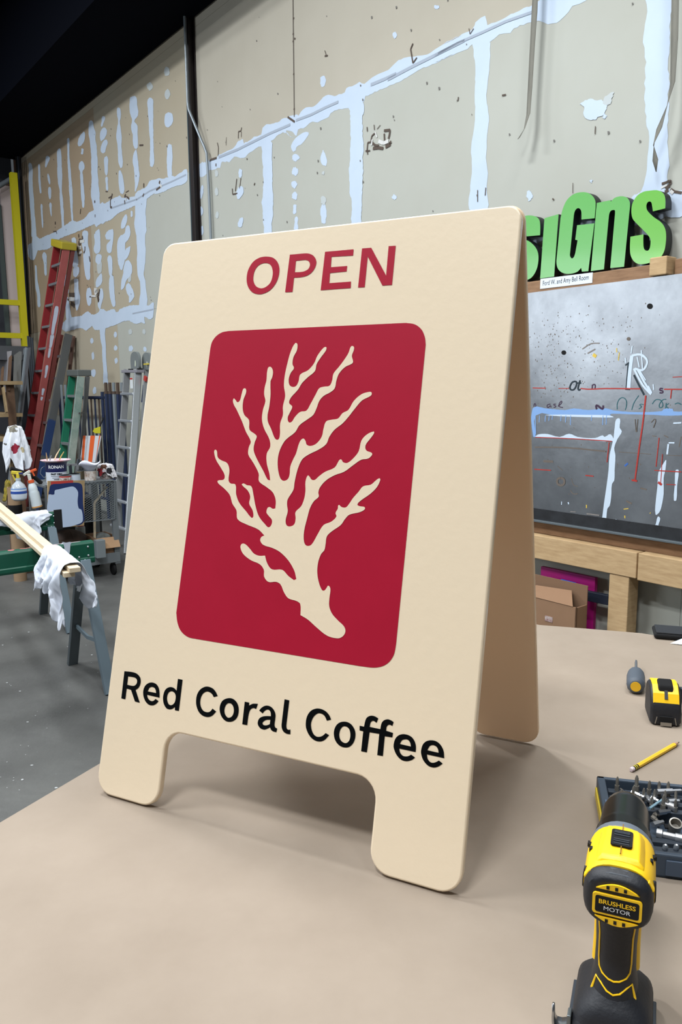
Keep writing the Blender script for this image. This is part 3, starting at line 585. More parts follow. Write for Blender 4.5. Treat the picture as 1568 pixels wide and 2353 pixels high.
letters(crop(430, 1560, 6.031), [
    [[(425,237,1),(370,252,1),(345,208),(310,182),(270,175),(220,205),(190,265),(183,340),(200,405),(235,448),(290,462),(325,447),(353,411,1),(403,451,1),(350,508),(295,527),(225,513),(165,460),(132,380),(125,300),(140,215),(180,150),(240,112),(295,108),(355,132),(395,175)]],
    [[(582,266),(650,285),(700,345),(717,430),(700,520),(655,575),(590,595),(525,575),(475,515),(452,430),(462,355),(500,295)], [(590,335),(628,360),(647,410),(645,470),(620,520),(572,538),(535,505),(518,455),(523,400),(550,350)]],
    [[(800,316,1),(862,328,1),(860,370,1),(910,345),(983,346,1),(957,418,1),(920,403),(880,425),(860,470),(848,530),(834,641,1),(765,628,1)]],
    [[(1000,438,1),(1035,398),(1090,371),(1150,380),(1200,425),(1226,490),(1222,560),(1213,630),(1222,670),(1250,688,1),(1238,738,1),(1190,725),(1162,700),(1150,670,1),(1115,690),(1070,702),(1020,685),(985,640),(982,590),(1005,545),(1050,522),(1100,515),(1163,517,1),(1160,470),(1143,435),(1115,425),(1080,440),(1048,477,1)], [(1155,566,1),(1100,568),(1060,590),(1046,615),(1065,640),(1105,643),(1147,628,1)]],
    [[(1352,282,1),(1418,297,1),(1380,610,1),(1377,660),(1388,695),(1410,706),(1433,700,1),(1432,768,1),(1375,757),(1330,720),(1311,660),(1316,580,1)]]], M_black)
letters(crop(690, 1610, 4.48), [
    [[(319,195,1),(275,206,1),(250,155),(215,132),(180,132),(140,165),(115,220),(113,270),(130,330),(160,365),(195,373),(230,362),(263,334,1),(299,355,1),(250,405),(205,420),(150,408),(100,365),(65,295),(58,235),(70,165),(105,110),(150,85),(200,82),(260,107),(300,150)]],
    [[(455,216),(515,235),(555,285),(570,345),(555,420),(515,470),(465,482),(410,465),(365,415),(347,345),(358,280),(395,232)], [(460,263),(500,285),(517,340),(510,400),(485,432),(455,435),(420,410),(403,360),(410,310),(430,275)]],
    [[(613,258,1),(658,268,1),(672,205),(690,172),(730,155),(770,162),(805,183,1),(787,228,1),(755,207),(728,222),(716,270,1),(826,293,1),(838,235),(860,205),(900,192),(935,202),(963,220,1),(950,260,1),(918,247),(893,265),(886,310,1),(957,332,1),(950,378,1),(872,366,1),(852,570,1),(794,560,1),(815,342,1),(716,325,1),(687,532,1),(628,520,1),(650,315,1),(612,306,1)]],
    [[(1190,529,1),(1021,493,1),(1030,535),(1060,568),(1095,574),(1122,568),(1143,555,1),(1184,586,1),(1150,610),(1100,623),(1045,610),(995,560),(965,490),(965,440),(985,385),(1025,352),(1080,346),(1140,368),(1175,410),(1192,465)], [(1027,446,1),(1141,472,1),(1132,430),(1110,403),(1080,398),(1050,408)]],
    [[(1484,592,1),(1306,553,1),(1315,600),(1340,632),(1370,640),(1400,632),(1430,616,1),(1468,648,1),(1425,677),(1375,688),(1320,670),(1270,615),(1246,545),(1248,500),(1265,450),(1300,418),(1350,408),(1405,420),(1450,460),(1478,520)], [(1310,510,1),(1426,537,1),(1420,500),(1400,470),(1365,457),(1335,468)]]], M_black)

# ================================================================== TOOLS ON THE TABLE
M_yel = mat('tool_yellow', (250, 200, 22), 0.42, bump=.03, bscale=200)
M_blk = mat('rubber_black', (26, 28, 34), 0.55, bump=.08, bscale=300)
M_blk2 = mat('plastic_charcoal', (44, 50, 58), 0.5)
M_hole = mat('deep_black', (5, 5, 7), 0.9)
M_chuck = mat('chuck_black', (14, 18, 19), 0.24, spec=.28)
M_steel = mat('bright_steel', (176, 178, 182), 0.28, 1.0)
M_dsteel = mat('dark_steel', (144, 139, 130), 0.34, .45)
DZ = R(-22.89)
DM = Matrix.Translation((.2746, .6954, TH)) @ Matrix.Rotation(DZ, 4, 'Z')      # x right, y along the chuck, z up
drill = thing('cordless_drill', 'yellow and black cordless drill standing on its battery at the table corner', 'drill', (0, 0, 0), M=DM)
HZ = .175
def ysec(y, cz, rx, rz, p=2.6, n=32): return [V((a[0], y, cz+a[1])) for a in sup(0, 0, rx, rz, p, n)]
def zsec(z, cy, rx, ry, p=2.6, n=32): return [V((a[0], cy+a[1], z)) for a in sup(0, 0, rx, ry, p, n)]
def dpart(name, rings, m_, parent=drill, bev=0, smooth=True, **k):
    b = MB(DM); b.loft(rings); return b.build(name, m_, parent, smooth=smooth, bevel=bev, **k)
bat = MB(DM)
bat.loft([zsec(0, -.006, .036, .048, 6), zsec(.003, -.006, .0375, .050, 6), zsec(.026, -.006, .0375, .050, 6), zsec(.031, -.006, .035, .047, 6)]); bat = bat.build('battery', M_blk, drill, smooth=True)
for sx in (-1, 1):
    MB(DM).box((sx*.0385, -.01, .017), (.004, .05, .014)).build('release_button', M_blk2, bat, bevel=.001)
foot = dpart('foot', [zsec(.029, -.008, .0370, .046, 5), zsec(.037, -.008, .0365, .044, 4.5), zsec(.045, -.010, .033, .040, 3.6), zsec(.051, -.011, .027, .034, 3), zsec(.058, -.011, .022, .029, 2.5)], M_blk)
HK = [(.044, -.012, .0270, .0365), (.056, -.011, .0225, .0300), (.075, -.0105, .0195, .0265), (.100, -.010, .0190, .0255), (.130, -.008, .0205, .027), (.152, -.004, .0235, .032)]
hnd = dpart('handle', [zsec(z, cy, rx, ry, 2.35) for z, cy, rx, ry in HK], M_blk)
# yellow piping on the back of the handle
def hs(z, x):                                 # point on the rear surface of the handle
    ks = HK
    for a, b in zip(ks[:-1], ks[1:]):
        if a[0] <= z <= b[0]:
            t = (z-a[0])/(b[0]-a[0]); cy, rx, ry = [a[i]+(b[i]-a[i])*t for i in (1, 2, 3)]
            u = min(.999, abs(x)/rx); return V((x, cy-ry*(1-u**2.35)**(1/2.35), z))
b = MB(DM); L1 = [(.143, -.0195), (.132, -.0165), (.118, -.0150), (.092, -.0148), (.083, -.0140), (.0785, -.0110), (.0755, -.005), (.0745, 0), (.0755, .005), (.0785, .0110), (.083, .0140), (.092, .0148), (.118, .0150), (.132, .0165), (.143, .0195)]
b.tube([hs(z, x) for z, x in L1], .0010, 6)
L2 = [(.0465, -.0225), (.055, -.0200), (.0705, -.0165), (.0690, -.012), (.0640, -.006), (.0620, 0), (.0640, .006), (.0690, .012), (.0705, .0165), (.055, .0200), (.0465, .0225)]
b.tube([hs(z, x) for z, x in L2], [.0022, .0016, .001, .001, .001, .001, .001, .001, .001, .0016, .0022], 6)
b.build('piping', M_yel, hnd, smooth=True)
MB(DM).loft([zsec(.062, .000, .006, .012, 3), zsec(.070, .000, .0228, .011, 3), zsec(.095, .002, .0222, .011, 3), zsec(.125, .004, .0222, .011, 3)]).build('side_shell', M_yel, hnd, smooth=True)
tr = MB(DM); tr.loft([[V((x, y, z)) for x, y, z in ((-.008, .016, .124), (.008, .016, .124), (.008, .030, .122), (-.008, .030, .122))], [V((x, y, z)) for x, y, z in ((-.008, .02, .148), (.008, .02, .148), (.008, .038, .148), (-.008, .038, .148))]])
tr.build('trigger', M_blk2, drill, bevel=.003)
# motor housing: yellow shell, black overmould cap at the rear
hous = dpart('housing', [ysec(-.050, HZ, .0300, .0295), ysec(-.040, HZ, .0318, .0312, 2.7), ysec(-.010, HZ, .0322, .0322, 2.7), ysec(.008, HZ, .0318, .0320, 2.5), ysec(.016, HZ, .0312, .0316, 2.3), ysec(.018, HZ, .030, .0305, 2.2)], M_yel)
cap = dpart('rear_cap', [ysec(-.0615, HZ-.001, .0225, .0200, 3.0), ysec(-.0600, HZ-.001, .0270, .0240, 3.0), ysec(-.055, HZ-.001, .0300, .0272, 2.8), ysec(-.048, HZ-.001, .0312, .0292, 2.7), ysec(-.042, HZ-.002, .0312, .0298, 2.7), ysec(-.038, HZ-.003, .0308, .029, 2.7)], M_blk)
# the cap's side tongues and the flats between them are black, windows in it yellow
for sx in (-1, 1):
    b = MB(DM); L = []
    for y, z0, z1 in ((-.041, -.004, .017), (-.032, -.012, .011), (-.020, -.018, .003), (-.008, -.022, -.008)):
        row = []
        for i in range(5):
            z = z0+(z1-z0)*i/4; u = min(.999, abs(z)/.0318); x = .0318*(1-u**2.7)**(1/2.7)+.0004; row.append(V((sx*x, y, HZ+z)))
        L.append(row)
    b.grid(L); t_ = b.build('side_tongue', M_blk, cap, smooth=True); md = t_.modifiers.new('th', 'SOLIDIFY'); md.thickness = .0012; md.offset = 0
    MB(DM).box((sx*.0275, -.0475, HZ+.0155), (.003, .007, .010), Matrix.Rotation(R(-sx*32), 3, 'Y')).build('side_window', M_yel, cap, bevel=.001)
    for (y, z) in ((-.006, .018), (.004, .013), (-.018, .021)):
        u = abs(z)/.032; MB(DM).box((sx*(.0318*(1-u**2.7)**(1/2.7)), y, HZ+z), (.003, .005, .004)).build('screw_slot', M_hole, hous)
# raised saddle on top with the gear selector window
def zt(x, y, extra=0): u = min(.98, abs(x)/.032); return HZ+.032*(1-u**2.7)**(1/2.7)+extra
sad = MB(DM); rings = []
for y, wx, h in ((-.0450, .0188, -.002), (-.041, .0195, .0022), (-.015, .0192, .0050), (.004, .0182, .0045), (.010, .0160, .003), (.015, .0142, -.002)):
    rings.append([V((x, y, z)) for x, z in ((-wx-.003, HZ+.022), (-wx-.002, zt(wx, y)-.002+h*.4), (-wx+.003, HZ+.0308+h), (0, HZ+.0320+h), (wx-.003, HZ+.0308+h), (wx+.002, zt(wx, y)-.002+h*.4), (wx+.003, HZ+.022))])
sad.loft(rings); sad = sad.build('saddle', M_yel, hous, smooth=True, bevel=.0015, angle=30)
b = MB(DM)
lp = [(p.x, p.y) for p in rrect(-.0098, -.029, .0098, -.001, .003)]
b.prism([V((x, y, HZ+.0360)) for x, y in lp], (0, 0, .0018)); b.build('selector_window', M_hole, sad, bevel=.0006)
sel = MB(DM)
for i, (y, h) in enumerate(((-.026, .0376), (-.023, .0382), (-.0195, .0380), (-.012, .0381), (-.008, .0381), (-.005, .0376))): sel.box((0, y, HZ+h), (.0145, .0014, .0016))
sel.box((0, -.015, HZ+.0372), (.016, .024, .001))
sel.build('gear_selector', M_blk2, sad, bevel=.0004)
for y_, l_ in ((.005, .012), (-.035, .012)): MB(DM).box((0, y_, HZ+.0368), (.0009, l_, .0014)).build('seam_line', mat('seam_brown', (128, 92, 20), .7), sad)
b = MB(DM); b.loft([[V((a[0]*1.0, -.0575+.0*i, HZ+.0205+a[1])) + V((0, i*.014, i*.005)) for a in sup(0, 0, .0150-.001*i, .0045, 3, 20)] for i in (0, 1)]); b.build('cap_ridge', M_blk2, cap, smooth=True, bevel=.001)
# rear face: framed plate, lettering and crescent vents
RF = frame(DM @ V((0, -.0617, HZ-.0035)), DM.to_3x3() @ V((1, 0, 0)), V((0, 0, 1)))
flat('plate_frame', [rrect(-.0215, -.0105, .0215, .0105, .003), ], M_yel, cap, RF @ Matrix.Translation((0, 0, .0014)), thick=.0014, bevel=.0003)
flat('plate', [rrect(-.0190, -.0082, .0190, .0082, .0022)], M_hole, cap, RF @ Matrix.Translation((0, 0, .0020)), thick=.0006)
text('BRUSHLESS', .0062, M_yel, cap, RF @ Matrix.Translation((0, .0027, .0023)), sx=1.05, bold=.00012)
text('MOTOR', .0058, mat('white_print', (232, 234, 238), .5), cap, RF @ Matrix.Translation((0, -.0035, .0023)), sx=1.12, bold=0)
def crescent(sign_):
    a = [(-.019+.038*i/12, sign_*(.0140)) for i in range(13)]; t = [(.019-.038*i/12, sign_*(.0140+.0065*math.sin(math.pi*i/12))) for i in range(1, 12)]
    lp = [V(p) for p in a+t]
    flat('vent_crescent', [lp], M_yel, cap, RF @ Matrix.Translation((0, .001, .0016)), thick=.006)
    s_ = MB()
    for x in (-.0075, .0, .0075):
        M = RF @ Matrix.Translation((x-.001, .001+sign_*.0168, .0018)); t_ = MB(M); t_.box((0, 0, 0), (.0026, .0030, .0012)); t_.build('vent_slot', M_hole, cap)
crescent(1); crescent(-1)
col_ = dpart('collar', [ysec(.015, HZ, .0300, .0305, 2.1), ysec(.017, HZ, .0318, .0322, 2.1), ysec(.026, HZ, .0312, .0316, 2.05), ysec(.029, HZ, .029, .0295, 2)], mat('collar_grey', (98, 106, 116), .5))
chk = dpart('chuck', [ysec(.027, HZ, .0285, .0285, 2), ysec(.046, HZ, .0285, .0285, 2), ysec(.0475, HZ, .0270, .0270, 2), ysec(.054, HZ, .0270, .0270, 2), ysec(.0555, HZ, .0258, .0258, 2), ysec(.096, HZ, .0246, .0246, 2), ysec(.110, HZ, .0215, .0215, 2), ysec(.116, HZ, .016, .016, 2)], M_chuck)
dpart('chuck_nose', [ysec(.115, HZ, .014, .014, 2), ysec(.122, HZ, .010, .010, 2)], M_steel, chk)
# belt hook of bent steel at the foot
b = MB(DM); L = []
for (x, y, z, wd_) in ((-.036, -.034, .012, .018), (-.047, -.035, .008, .018), (-.0525, -.037, .010, .018), (-.0545, -.040, .016, .015), (-.055, -.044, .026, .010), (-.055, -.047, .041, .003)):
    L.append([V((x, y-wd_/2, z)), V((x, y+wd_/2, z))])
b.grid(L); hk = b.build('belt_hook', M_steel, drill, smooth=True); md = hk.modifiers.new('th', 'SOLIDIFY'); md.thickness = .0022
MB(DM).box((-.039, -.040, .024), (.004, .012, .014)).build('bit_clip', mat('clip_steel', (120, 128, 132), .35, .9), drill, bevel=.001)

# tape measure, standing with its mouth to the viewer
p0 = T(1498, 1666); p1 = T(1562, 1672); tx = (p1-p0).normalized(); c0 = (p0+p1)/2
tz = math.atan2(tx.y, tx.x); TM = Matrix.Translation(c0) @ Matrix.Rotation(tz, 4, 'Z')
tape = thing('tape_measure', 'yellow and black tape measure standing upright beside the stubby screwdriver', 'tape measure', (0, 0, 0), M=TM)
TW, TD, THh = .056, .082, .072
prof = [(0, .003), (.004, 0), (.078, 0), (.082, .005), (.082, .045), (.078, .060), (.068, .069), (.050, .073), (.030, .071), (.014, .060), (.005, .044), (0, .026)]
def tsec(x, g): return [V((x, .041+(y-.041)*g, .036+(z-.036)*g)) for y, z in prof]
b = MB(TM); b.loft([tsec(-TW/2, .86), tsec(-TW/2+.006, 1), tsec(TW/2-.006, 1), tsec(TW/2, .86)]); b.build('case', M_blk, tape, smooth=True, bevel=.002, angle=50)
yp = [(.0045, .043), (.013, .0605), (.030, .0722), (.050, .0742), (.066, .0712), (.066, .066), (.050, .069), (.030, .067), (.016, .056), (.009, .041)]
b = MB(TM); x_ = TW/2-.0045; b.prism([V((-x_, y, z)) for y, z in yp], (2*x_, 0, 0)); b.build('yellow_shell', M_yel, tape, bevel=.0015)
b = MB(TM); b.loft([[V((x, y, z)) for x, y, z in ((-.014, .016, .0625), (.014, .016, .0625), (.014, .046, .0745), (-.014, .046, .0745))], [V((x, y, z)) for x, y, z in ((-.013, .020, .0735), (.013, .020, .0735), (.013, .042, .081), (-.013, .042, .081))]]); b.build('thumb_lock', M_hole, tape, bevel=.003)
b = MB(TM); b.bar(V((0, .0085, .0505)), V((0, .018, .0645)), .006, .004, side=(1, 0, 0)); b.build('lock_stem', M_blk2, tape)
b = MB(TM); b.box((0, -.0005, .014), (.024, .006, .012)); b.build('mouth', M_hole, tape)
b = MB(TM); b.box((0, -.003, .0085), (.020, .004, .002)); b.box((0, -.0045, .006), (.02, .0015, .007)); b.build('end_hook', M_dsteel, tape)
for sx in (-1, 1):
    b = MB(TM); b.bar(V((sx*.019, .0, .004)), V((sx*.016, -.0, .018)), .0015, .002, side=(1, 0, 0)); b.build('lip', M_dsteel, tape)
b = MB(TM); b.box((TW/2+.003, .04, .045), (.004, .012, .04)); b.build('belt_clip', M_blk2, tape, bevel=.001)

# stubby screwdriver
a = T(1461.5, 1578, .0188); e = T(1462, 1546, .0188); d = (e-a).normalized(); h_ = (e-a).length
SM_ = frame(a, d.cross(V((0, 0, 1))), V((0, 0, 1))); SM_ = Matrix.Translation(a) @ d.to_track_quat('Z', 'Y').to_matrix().to_4x4()
drv = thing('screwdriver', 'stubby screwdriver with grey grip and yellow end beside the tape measure', 'screwdriver', (0, 0, 0), M=SM_)
b = MB(SM_); hl = h_
b.lathe([(.0105, .0), (.0140, .0015), (.0182, .008), (.0188, .014), (.0180, .020), (.0188, .026), (.0188, hl*.75), (.0165, hl*.92), (.0125, hl)], 12); b.build('grip', mat('grip_slate', (74, 82, 92), .6), drv, smooth=True)
b = MB(SM_); b.lathe([(.0105, -.001), (.0105, .0014)], 18); b.build('end_disc', mat('end_yellow', (226, 176, 30), .4), drv)
b = MB(SM_); b.lathe([(.0115, hl-.002), (.0105, hl+.004), (.007, hl+.008)], 14); b.build('ferrule', mat('brass_yellow', (206, 176, 60), .35), drv, smooth=True)
b = MB(SM_); b.lathe([(.0032, hl+.006), (.0032, hl+.070), (.0022, hl+.082), (.0008, hl+.086)], 10); b.build('shank', M_steel, drv, smooth=True)

# pencil
a = T(1453, 1768, .0042); e = T(1562, 1705, .0042); d = (e-a).normalized(); L_ = (e-a).length
PM = Matrix.Translation(a) @ d.to_track_quat('Z', 'Y').to_matrix().to_4x4() @ Matrix.Rotation(R(30), 4, 'Z')
pen = thing('pencil', 'sharpened yellow pencil lying on kraft paper above the bit case', 'pencil', (0, 0, 0), M=PM)
b = MB(PM); b.lathe([(.0041, .017), (.0041, L_-.018)], 6); b.build('barrel', mat('pencil_yellow', (244, 196, 48), .4), pen)
b = MB(PM); b.lathe([(.0039, .004), (.0039, .017)], 14); fr = b.build('ferrule', mat('ferrule_dark', (40, 40, 34), .4, .4), pen, smooth=True)
for z in (.0078, .0125): MB(PM).lathe([(.00405, z-.0009), (.00405, z+.0009)], 14).build('band', mat('band_yellow', (226, 206, 60), .4), fr)
b = MB(PM); b.lathe([(.0030, -.003), (.0038, -.001), (.0038, .004)], 14); b.build('eraser', mat('eraser_worn', (176, 150, 156), .8, noise=.2, scale=300, c2=(230, 222, 224)), pen, smooth=True)
b = MB(PM); b.lathe([(.0040, L_-.018), (.0016, L_-.006)], 12); b.build('sharpened_wood', mat('cedar', (178, 140, 116), .7), pen, smooth=True)
b = MB(PM); b.lathe([(.0016, L_-.006), (.0003, L_)], 8); b.build('lead', M_blk2, pen, smooth=True)

# bit case
k0 = T(1372, 1782, .034); k1 = T(1568, 1802, .034); kx = V((k1.x-k0.x, k1.y-k0.y, 0)).normalized(); ky = V((-kx.y, kx.x, 0))
fr_ = T(1540, 2020, 0); dep = abs((fr_-k0).dot(ky)); CL = .30
BM = Matrix.Translation(V((k0.x, k0.y, TH)) - ky*dep) @ Matrix.Rotation(math.atan2(kx.y, kx.x), 4, 'Z')   # origin at near left corner
M_case = mat('case_slate', (58, 70, 84), 0.55)
case = thing('bit_case', 'open slate grey bit case full of bits beside the drill', 'case', (0, 0, 0), M=BM)
b = MB(BM); hgt = .034
b.box((CL/2, dep/2, .003), (CL, dep, .006)); b.box((CL/2, .004, hgt/2), (CL, .008, hgt)); b.box((CL/2, dep-.004, hgt/2), (CL, .008, hgt)); b.box((.006, dep/2, hgt/2), (.012, dep, hgt)); b.box((CL-.006, dep/2, hgt/2), (.012, dep, hgt))
b.build('shell', M_case, case, bevel=.002)
MB(BM).box((-.0015, dep*.62, .014), (.003, dep*.62, .016)).build('latch', mat('latch_yellow', (206, 180, 50), .5), case, bevel=.001)
MB(BM).box((.012, dep*.45, .0345), (.014, .07, .0015)).build('side_label', mat('label_blue', (86, 104, 132), .5), case)
MB(BM).box((CL*.55, -.001, .016), (.19, .003, .022)).build('front_panel', mat('case_panel', (66, 80, 98), .5), case, bevel=.001)
bars = []
for j, y in enumerate((dep-.022, dep-.044, dep-.066, .030, .052)):
    MB(BM).box((CL/2, y, .0145), (CL-.03, .012, .018)).build('bit_rack', mat('rack_slate', (46, 54, 64), .6), case, bevel=.001)
    bars.append(y)
def bit(M, L=.025, label='', group=None, r=.0033, tip=.0022, material=None):
    o = thing('screwdriver_bit', label, 'bit', (0, 0, 0), M=M, group=group)
    MB(M).lathe([(r, 0), (r, L*.5)], 6).build('shank', material or M_dsteel, o)
    MB(M).lathe([(r*.75, L*.48), (tip, L*.62), (tip, L*.85), (tip*.35, L)], 8).build('tip', material or M_dsteel, o, smooth=True)
    return o
for j in range(3):
    names = ('rear', 'second', 'third'); first = None
    for i in range(17):
        x = .028 + i*.0150 + random.uniform(-.002, .002) + (.006 if j == 1 else 0)
        if random.random() < .12: continue
        M = BM @ Matrix.Translation((x, bars[j], .018)) @ Matrix.Rotation(random.uniform(-.08, .08), 4, 'X') @ Matrix.Scale(random.choice((.95, 1.0, 1.15)) if j else random.choice((1.1, 1.3)), 4)
        lab = 'small dark steel bit standing upright in the %s row of the bit case' % names[j]; grp = 'upright bits in the %s row of the bit case' % names[j]
        if first is None: first = bit(M, .026, lab, grp)
        else: copy_tree(first, M)
# loose bits and sockets lying in the middle of the case
def lay(x, y, z, ang, tilt=0): return BM @ Matrix.Translation((x, y, z)) @ Matrix.Rotation(R(ang), 4, 'Z') @ Matrix.Rotation(R(90+tilt), 4, 'Y')
def loose(name, label, cat, prof, x, y, z, ang, tilt, m_, n=8, group=None):
    M = lay(x, y, z, ang, tilt); o = MB(M).lathe(prof, n).build(name, m_, None, smooth=n > 8, M=M); tag(o, label, cat, group); return o
def casepx(px, py, z=.030):
    p = BM.inverted() @ at(px, py, z=TH+z); return p.x, p.y
KD = crop(1380, 1780, 8.34)
def px2(x, y): return KD([(x, y)])[0]
def seg(name, label, cat, a, b_, r, m_, z=.027, hexn=6, prof=None, group=None):
    (x0, y0), (x1, y1) = casepx(*px2(*a), z), casepx(*px2(*b_), z); L = math.hypot(x1-x0, y1-y0); ang = math.degrees(math.atan2(y1-y0, x1-x0))
    pr_ = prof(L) if prof else [(r, 0), (r, L*.62), (r*.7, L*.64), (r*.7, L*.97), (r*.5, L)]
    return loose(name, label, cat, pr_, x0, y0, z, ang, 0, m_, hexn, group)
M_lsteel = mat('satin_steel', (196, 198, 202), .35, .9)
seg('screwdriver_bit', 'long steel bit lying flat along the upper right of the bit case', 'bit', (1090, 325), (1560, 305), .0042, M_lsteel, .033)
seg('screwdriver_bit', 'pale blue slim rod bit leaning diagonally across the case by the chuck', 'bit', (945, 650), (1225, 450), .0020, mat('pale_blue_steel', (160, 196, 214), .3, .5), .036)
seg('screwdriver_bit', 'short steel bit lying below the long bit in the case', 'bit', (1310, 515), (1520, 505), .0042, M_lsteel, .030)
seg('nut_driver', 'silver nut driver lying slanted beside the socket ring', 'socket', (1190, 545), (1460, 650), .0050, M_lsteel, .028, 12, lambda L: [(.003, 0), (.003, L*.45), (.0058, L*.5), (.0058, L)])
seg('screwdriver_bit', 'short steel bit lying slanted near the chuck above the nut driver', 'bit', (980, 450), (1120, 510), .0036, M_lsteel, .030)
seg('screwdriver_bit', 'shiny double ended bit lying left of the socket ring', 'bit', (1110, 730), (1345, 695), .0040, M_steel, .028)
seg('screwdriver_bit', 'dull bit lying under the shiny bit near the chuck', 'bit', (1010, 960), (1210, 900), .0042, M_lsteel, .026)
seg('screwdriver_bit', 'grey bit lying half hidden just above the chuck', 'bit', (600, 340), (850, 440), .0036, M_lsteel, .031)
seg('screwdriver_bit', 'bright thin bit poking up left of the chuck tip', 'bit', (390, 275), (490, 350), .0020, M_steel, .033)
seg('screwdriver_bit', 'stubby pale bit lying right of the chuck tip', 'bit', (900, 430), (960, 520), .0036, M_lsteel, .030)
seg('magnetic_bit_holder', 'long steel bit holder lying across the front of the bit case', 'bit holder', (1080, 1120), (1568, 1230), .0065, M_lsteel, .026, 16, lambda L: [(.0068, 0), (.0068, L*.22), (.0048, L*.26), (.0048, L*.72), (.0060, L*.74), (.0060, L*1.3)])
rnd_ = random.Random(21)
for i in range(14):
    x_, y_ = rnd_.uniform(900, 1540), rnd_.uniform(420, 900); a_ = rnd_.uniform(0, 6.28); L_ = rnd_.uniform(110, 170)
    if abs(x_-1420) < 130 and abs(y_-800) < 130: continue
    seg('screwdriver_bit', 'loose grey steel bit lying in the jumble in the middle of the bit case', 'bit', (x_, y_), (x_+L_*math.cos(a_), y_+L_*.8*math.sin(a_)), .0036, M_dsteel if i % 3 else M_lsteel, .016+.003*(i % 3), group='loose bits in the middle of the bit case')
sx_, sy_ = casepx(*px2(1420, 800), .036)
M = BM @ Matrix.Translation((sx_, sy_, .010)) @ Matrix.Rotation(R(28), 4, 'X')
o = MB(M).lathe([(.0085, 0), (.0088, .026), (.0070, .0262), (.0066, .014), (.001, .0138)], 18).build('socket', M_dsteel, None, smooth=True, M=M); tag(o, 'open round steel socket facing up in the right of the bit case', 'socket')
for i, (a, lab) in enumerate(((1230, 'left of two short white tipped bits at the front rack of the case'), (1440, 'right of two short white tipped bits at the front rack of the case'))):
    x, y = casepx(*px2(a, 1320), .028); M = BM @ Matrix.Translation((x, y, .012)) @ Matrix.Rotation(R(25), 4, 'X')
    bit(M, .022, lab, None, .0042, .0036, mat('pale_steel', (210, 216, 222), .3, .6))
for i, a in enumerate((1280, 1500)):
    for yy in (990, 1400):
        x, y = casepx(*px2(a, yy), .021); MB(BM).box((x, y, .0205), (.007, .010, .002)).build('rack_slot', M_hole, case)
# black case with white paper at the far table edge
e0 = T(1512, 1458, .0)
EM = Matrix.Translation(V((.806, 1.905, TH))) @ Matrix.Rotation(math.atan2(-.3, .95), 4, 'Z')
bc = thing('instrument_case', 'flat black case lying at the far edge of the table', 'case', (0, 0, 0), M=EM)
MB(EM).box((.14, .04, .008), (.28, .08, .014)).build('body', M_hole, bc, bevel=.006, seg=3)
MB(EM).box((.14, .04, .0165), (.27, .07, .004)).build('lid', M_blk, bc, bevel=.002)
MB(EM).add([(.035, -.030, .002), (.30, -.045, .002), (.30, -.004, .024), (.09, -.006, .024)], [(0, 1, 2, 3)]).build('note_paper', mat('white_paper', (214, 224, 234), .8))
tag(bpy.data.objects['note_paper'], 'white paper leaning on the black case at the table edge', 'paper')

# ================================================================== EASEL, METAL BOARD AND GREEN LETTERS ON THE RIGHT
M_wood1 = mat('easel_wood_brown', (160, 124, 92), 0.75, noise=.3, scale=4, c2=(120, 88, 62), stretch=(2.5, 2.5, 14))
M_wood2 = mat('easel_wood_pale', (206, 176, 134), 0.75, noise=.3, scale=4, c2=(170, 138, 98), stretch=(2.5, 2.5, 16))
M_steelboard = mat('aluminum_sheet', (170, 173, 178), 0.34, 1.0, noise=.32, scale=3.5, c2=(118, 120, 124), bump=.06, bscale=16)
def wbox(s0, s1, n0, n1, z0, z1):
    b = MB(WALLM); b.box((-(s0+s1)/2, -(n0+n1)/2, (z0+z1)/2), (abs(s1-s0), abs(n1-n0), abs(z1-z0))); return b
easel = thing('timber_easel', 'timber wall frame carrying the painted metal board behind the table', 'frame', (0, 0, 0), M=Matrix.Translation(W(-5.9, .08, 0)) @ WALLM.to_3x3().to_4x4())
wbox(-4.7, -6.03, .02, .10, 2.06, 2.152).build('top_rail', M_wood1, easel, bevel=.004)
wbox(-6.105, -7.4, .02, .085, 2.06, 2.165).build('top_rail', M_wood1, easel, bevel=.004)
wbox(-6.005, -6.095, .05, .14, 2.091, 2.178).build('block', M_wood2, easel, bevel=.005)
wbox(-4.7, -6.035, .02, .16, .580, .716).build('bottom_rail', M_wood2, easel, bevel=.004)
wbox(-6.045, -7.4, .02, .165, .575, .718).build('bottom_rail', M_wood2, easel, bevel=.004)
wbox(-4.7, -7.4, .02, .10, .718, .790).build('shelf_rail', M_wood1, easel, bevel=.003)
wbox(-5.880, -5.995, .06, .155, .0, .578).build('post', M_wood2, easel, bevel=.004)
wbox(-4.75, -4.84, .06, .155, .0, .578).build('post', M_wood2, easel, bevel=.004)
wbox(-7.1, -7.19, .06, .155, .0, .578).build('post', M_wood2, easel, bevel=.004)
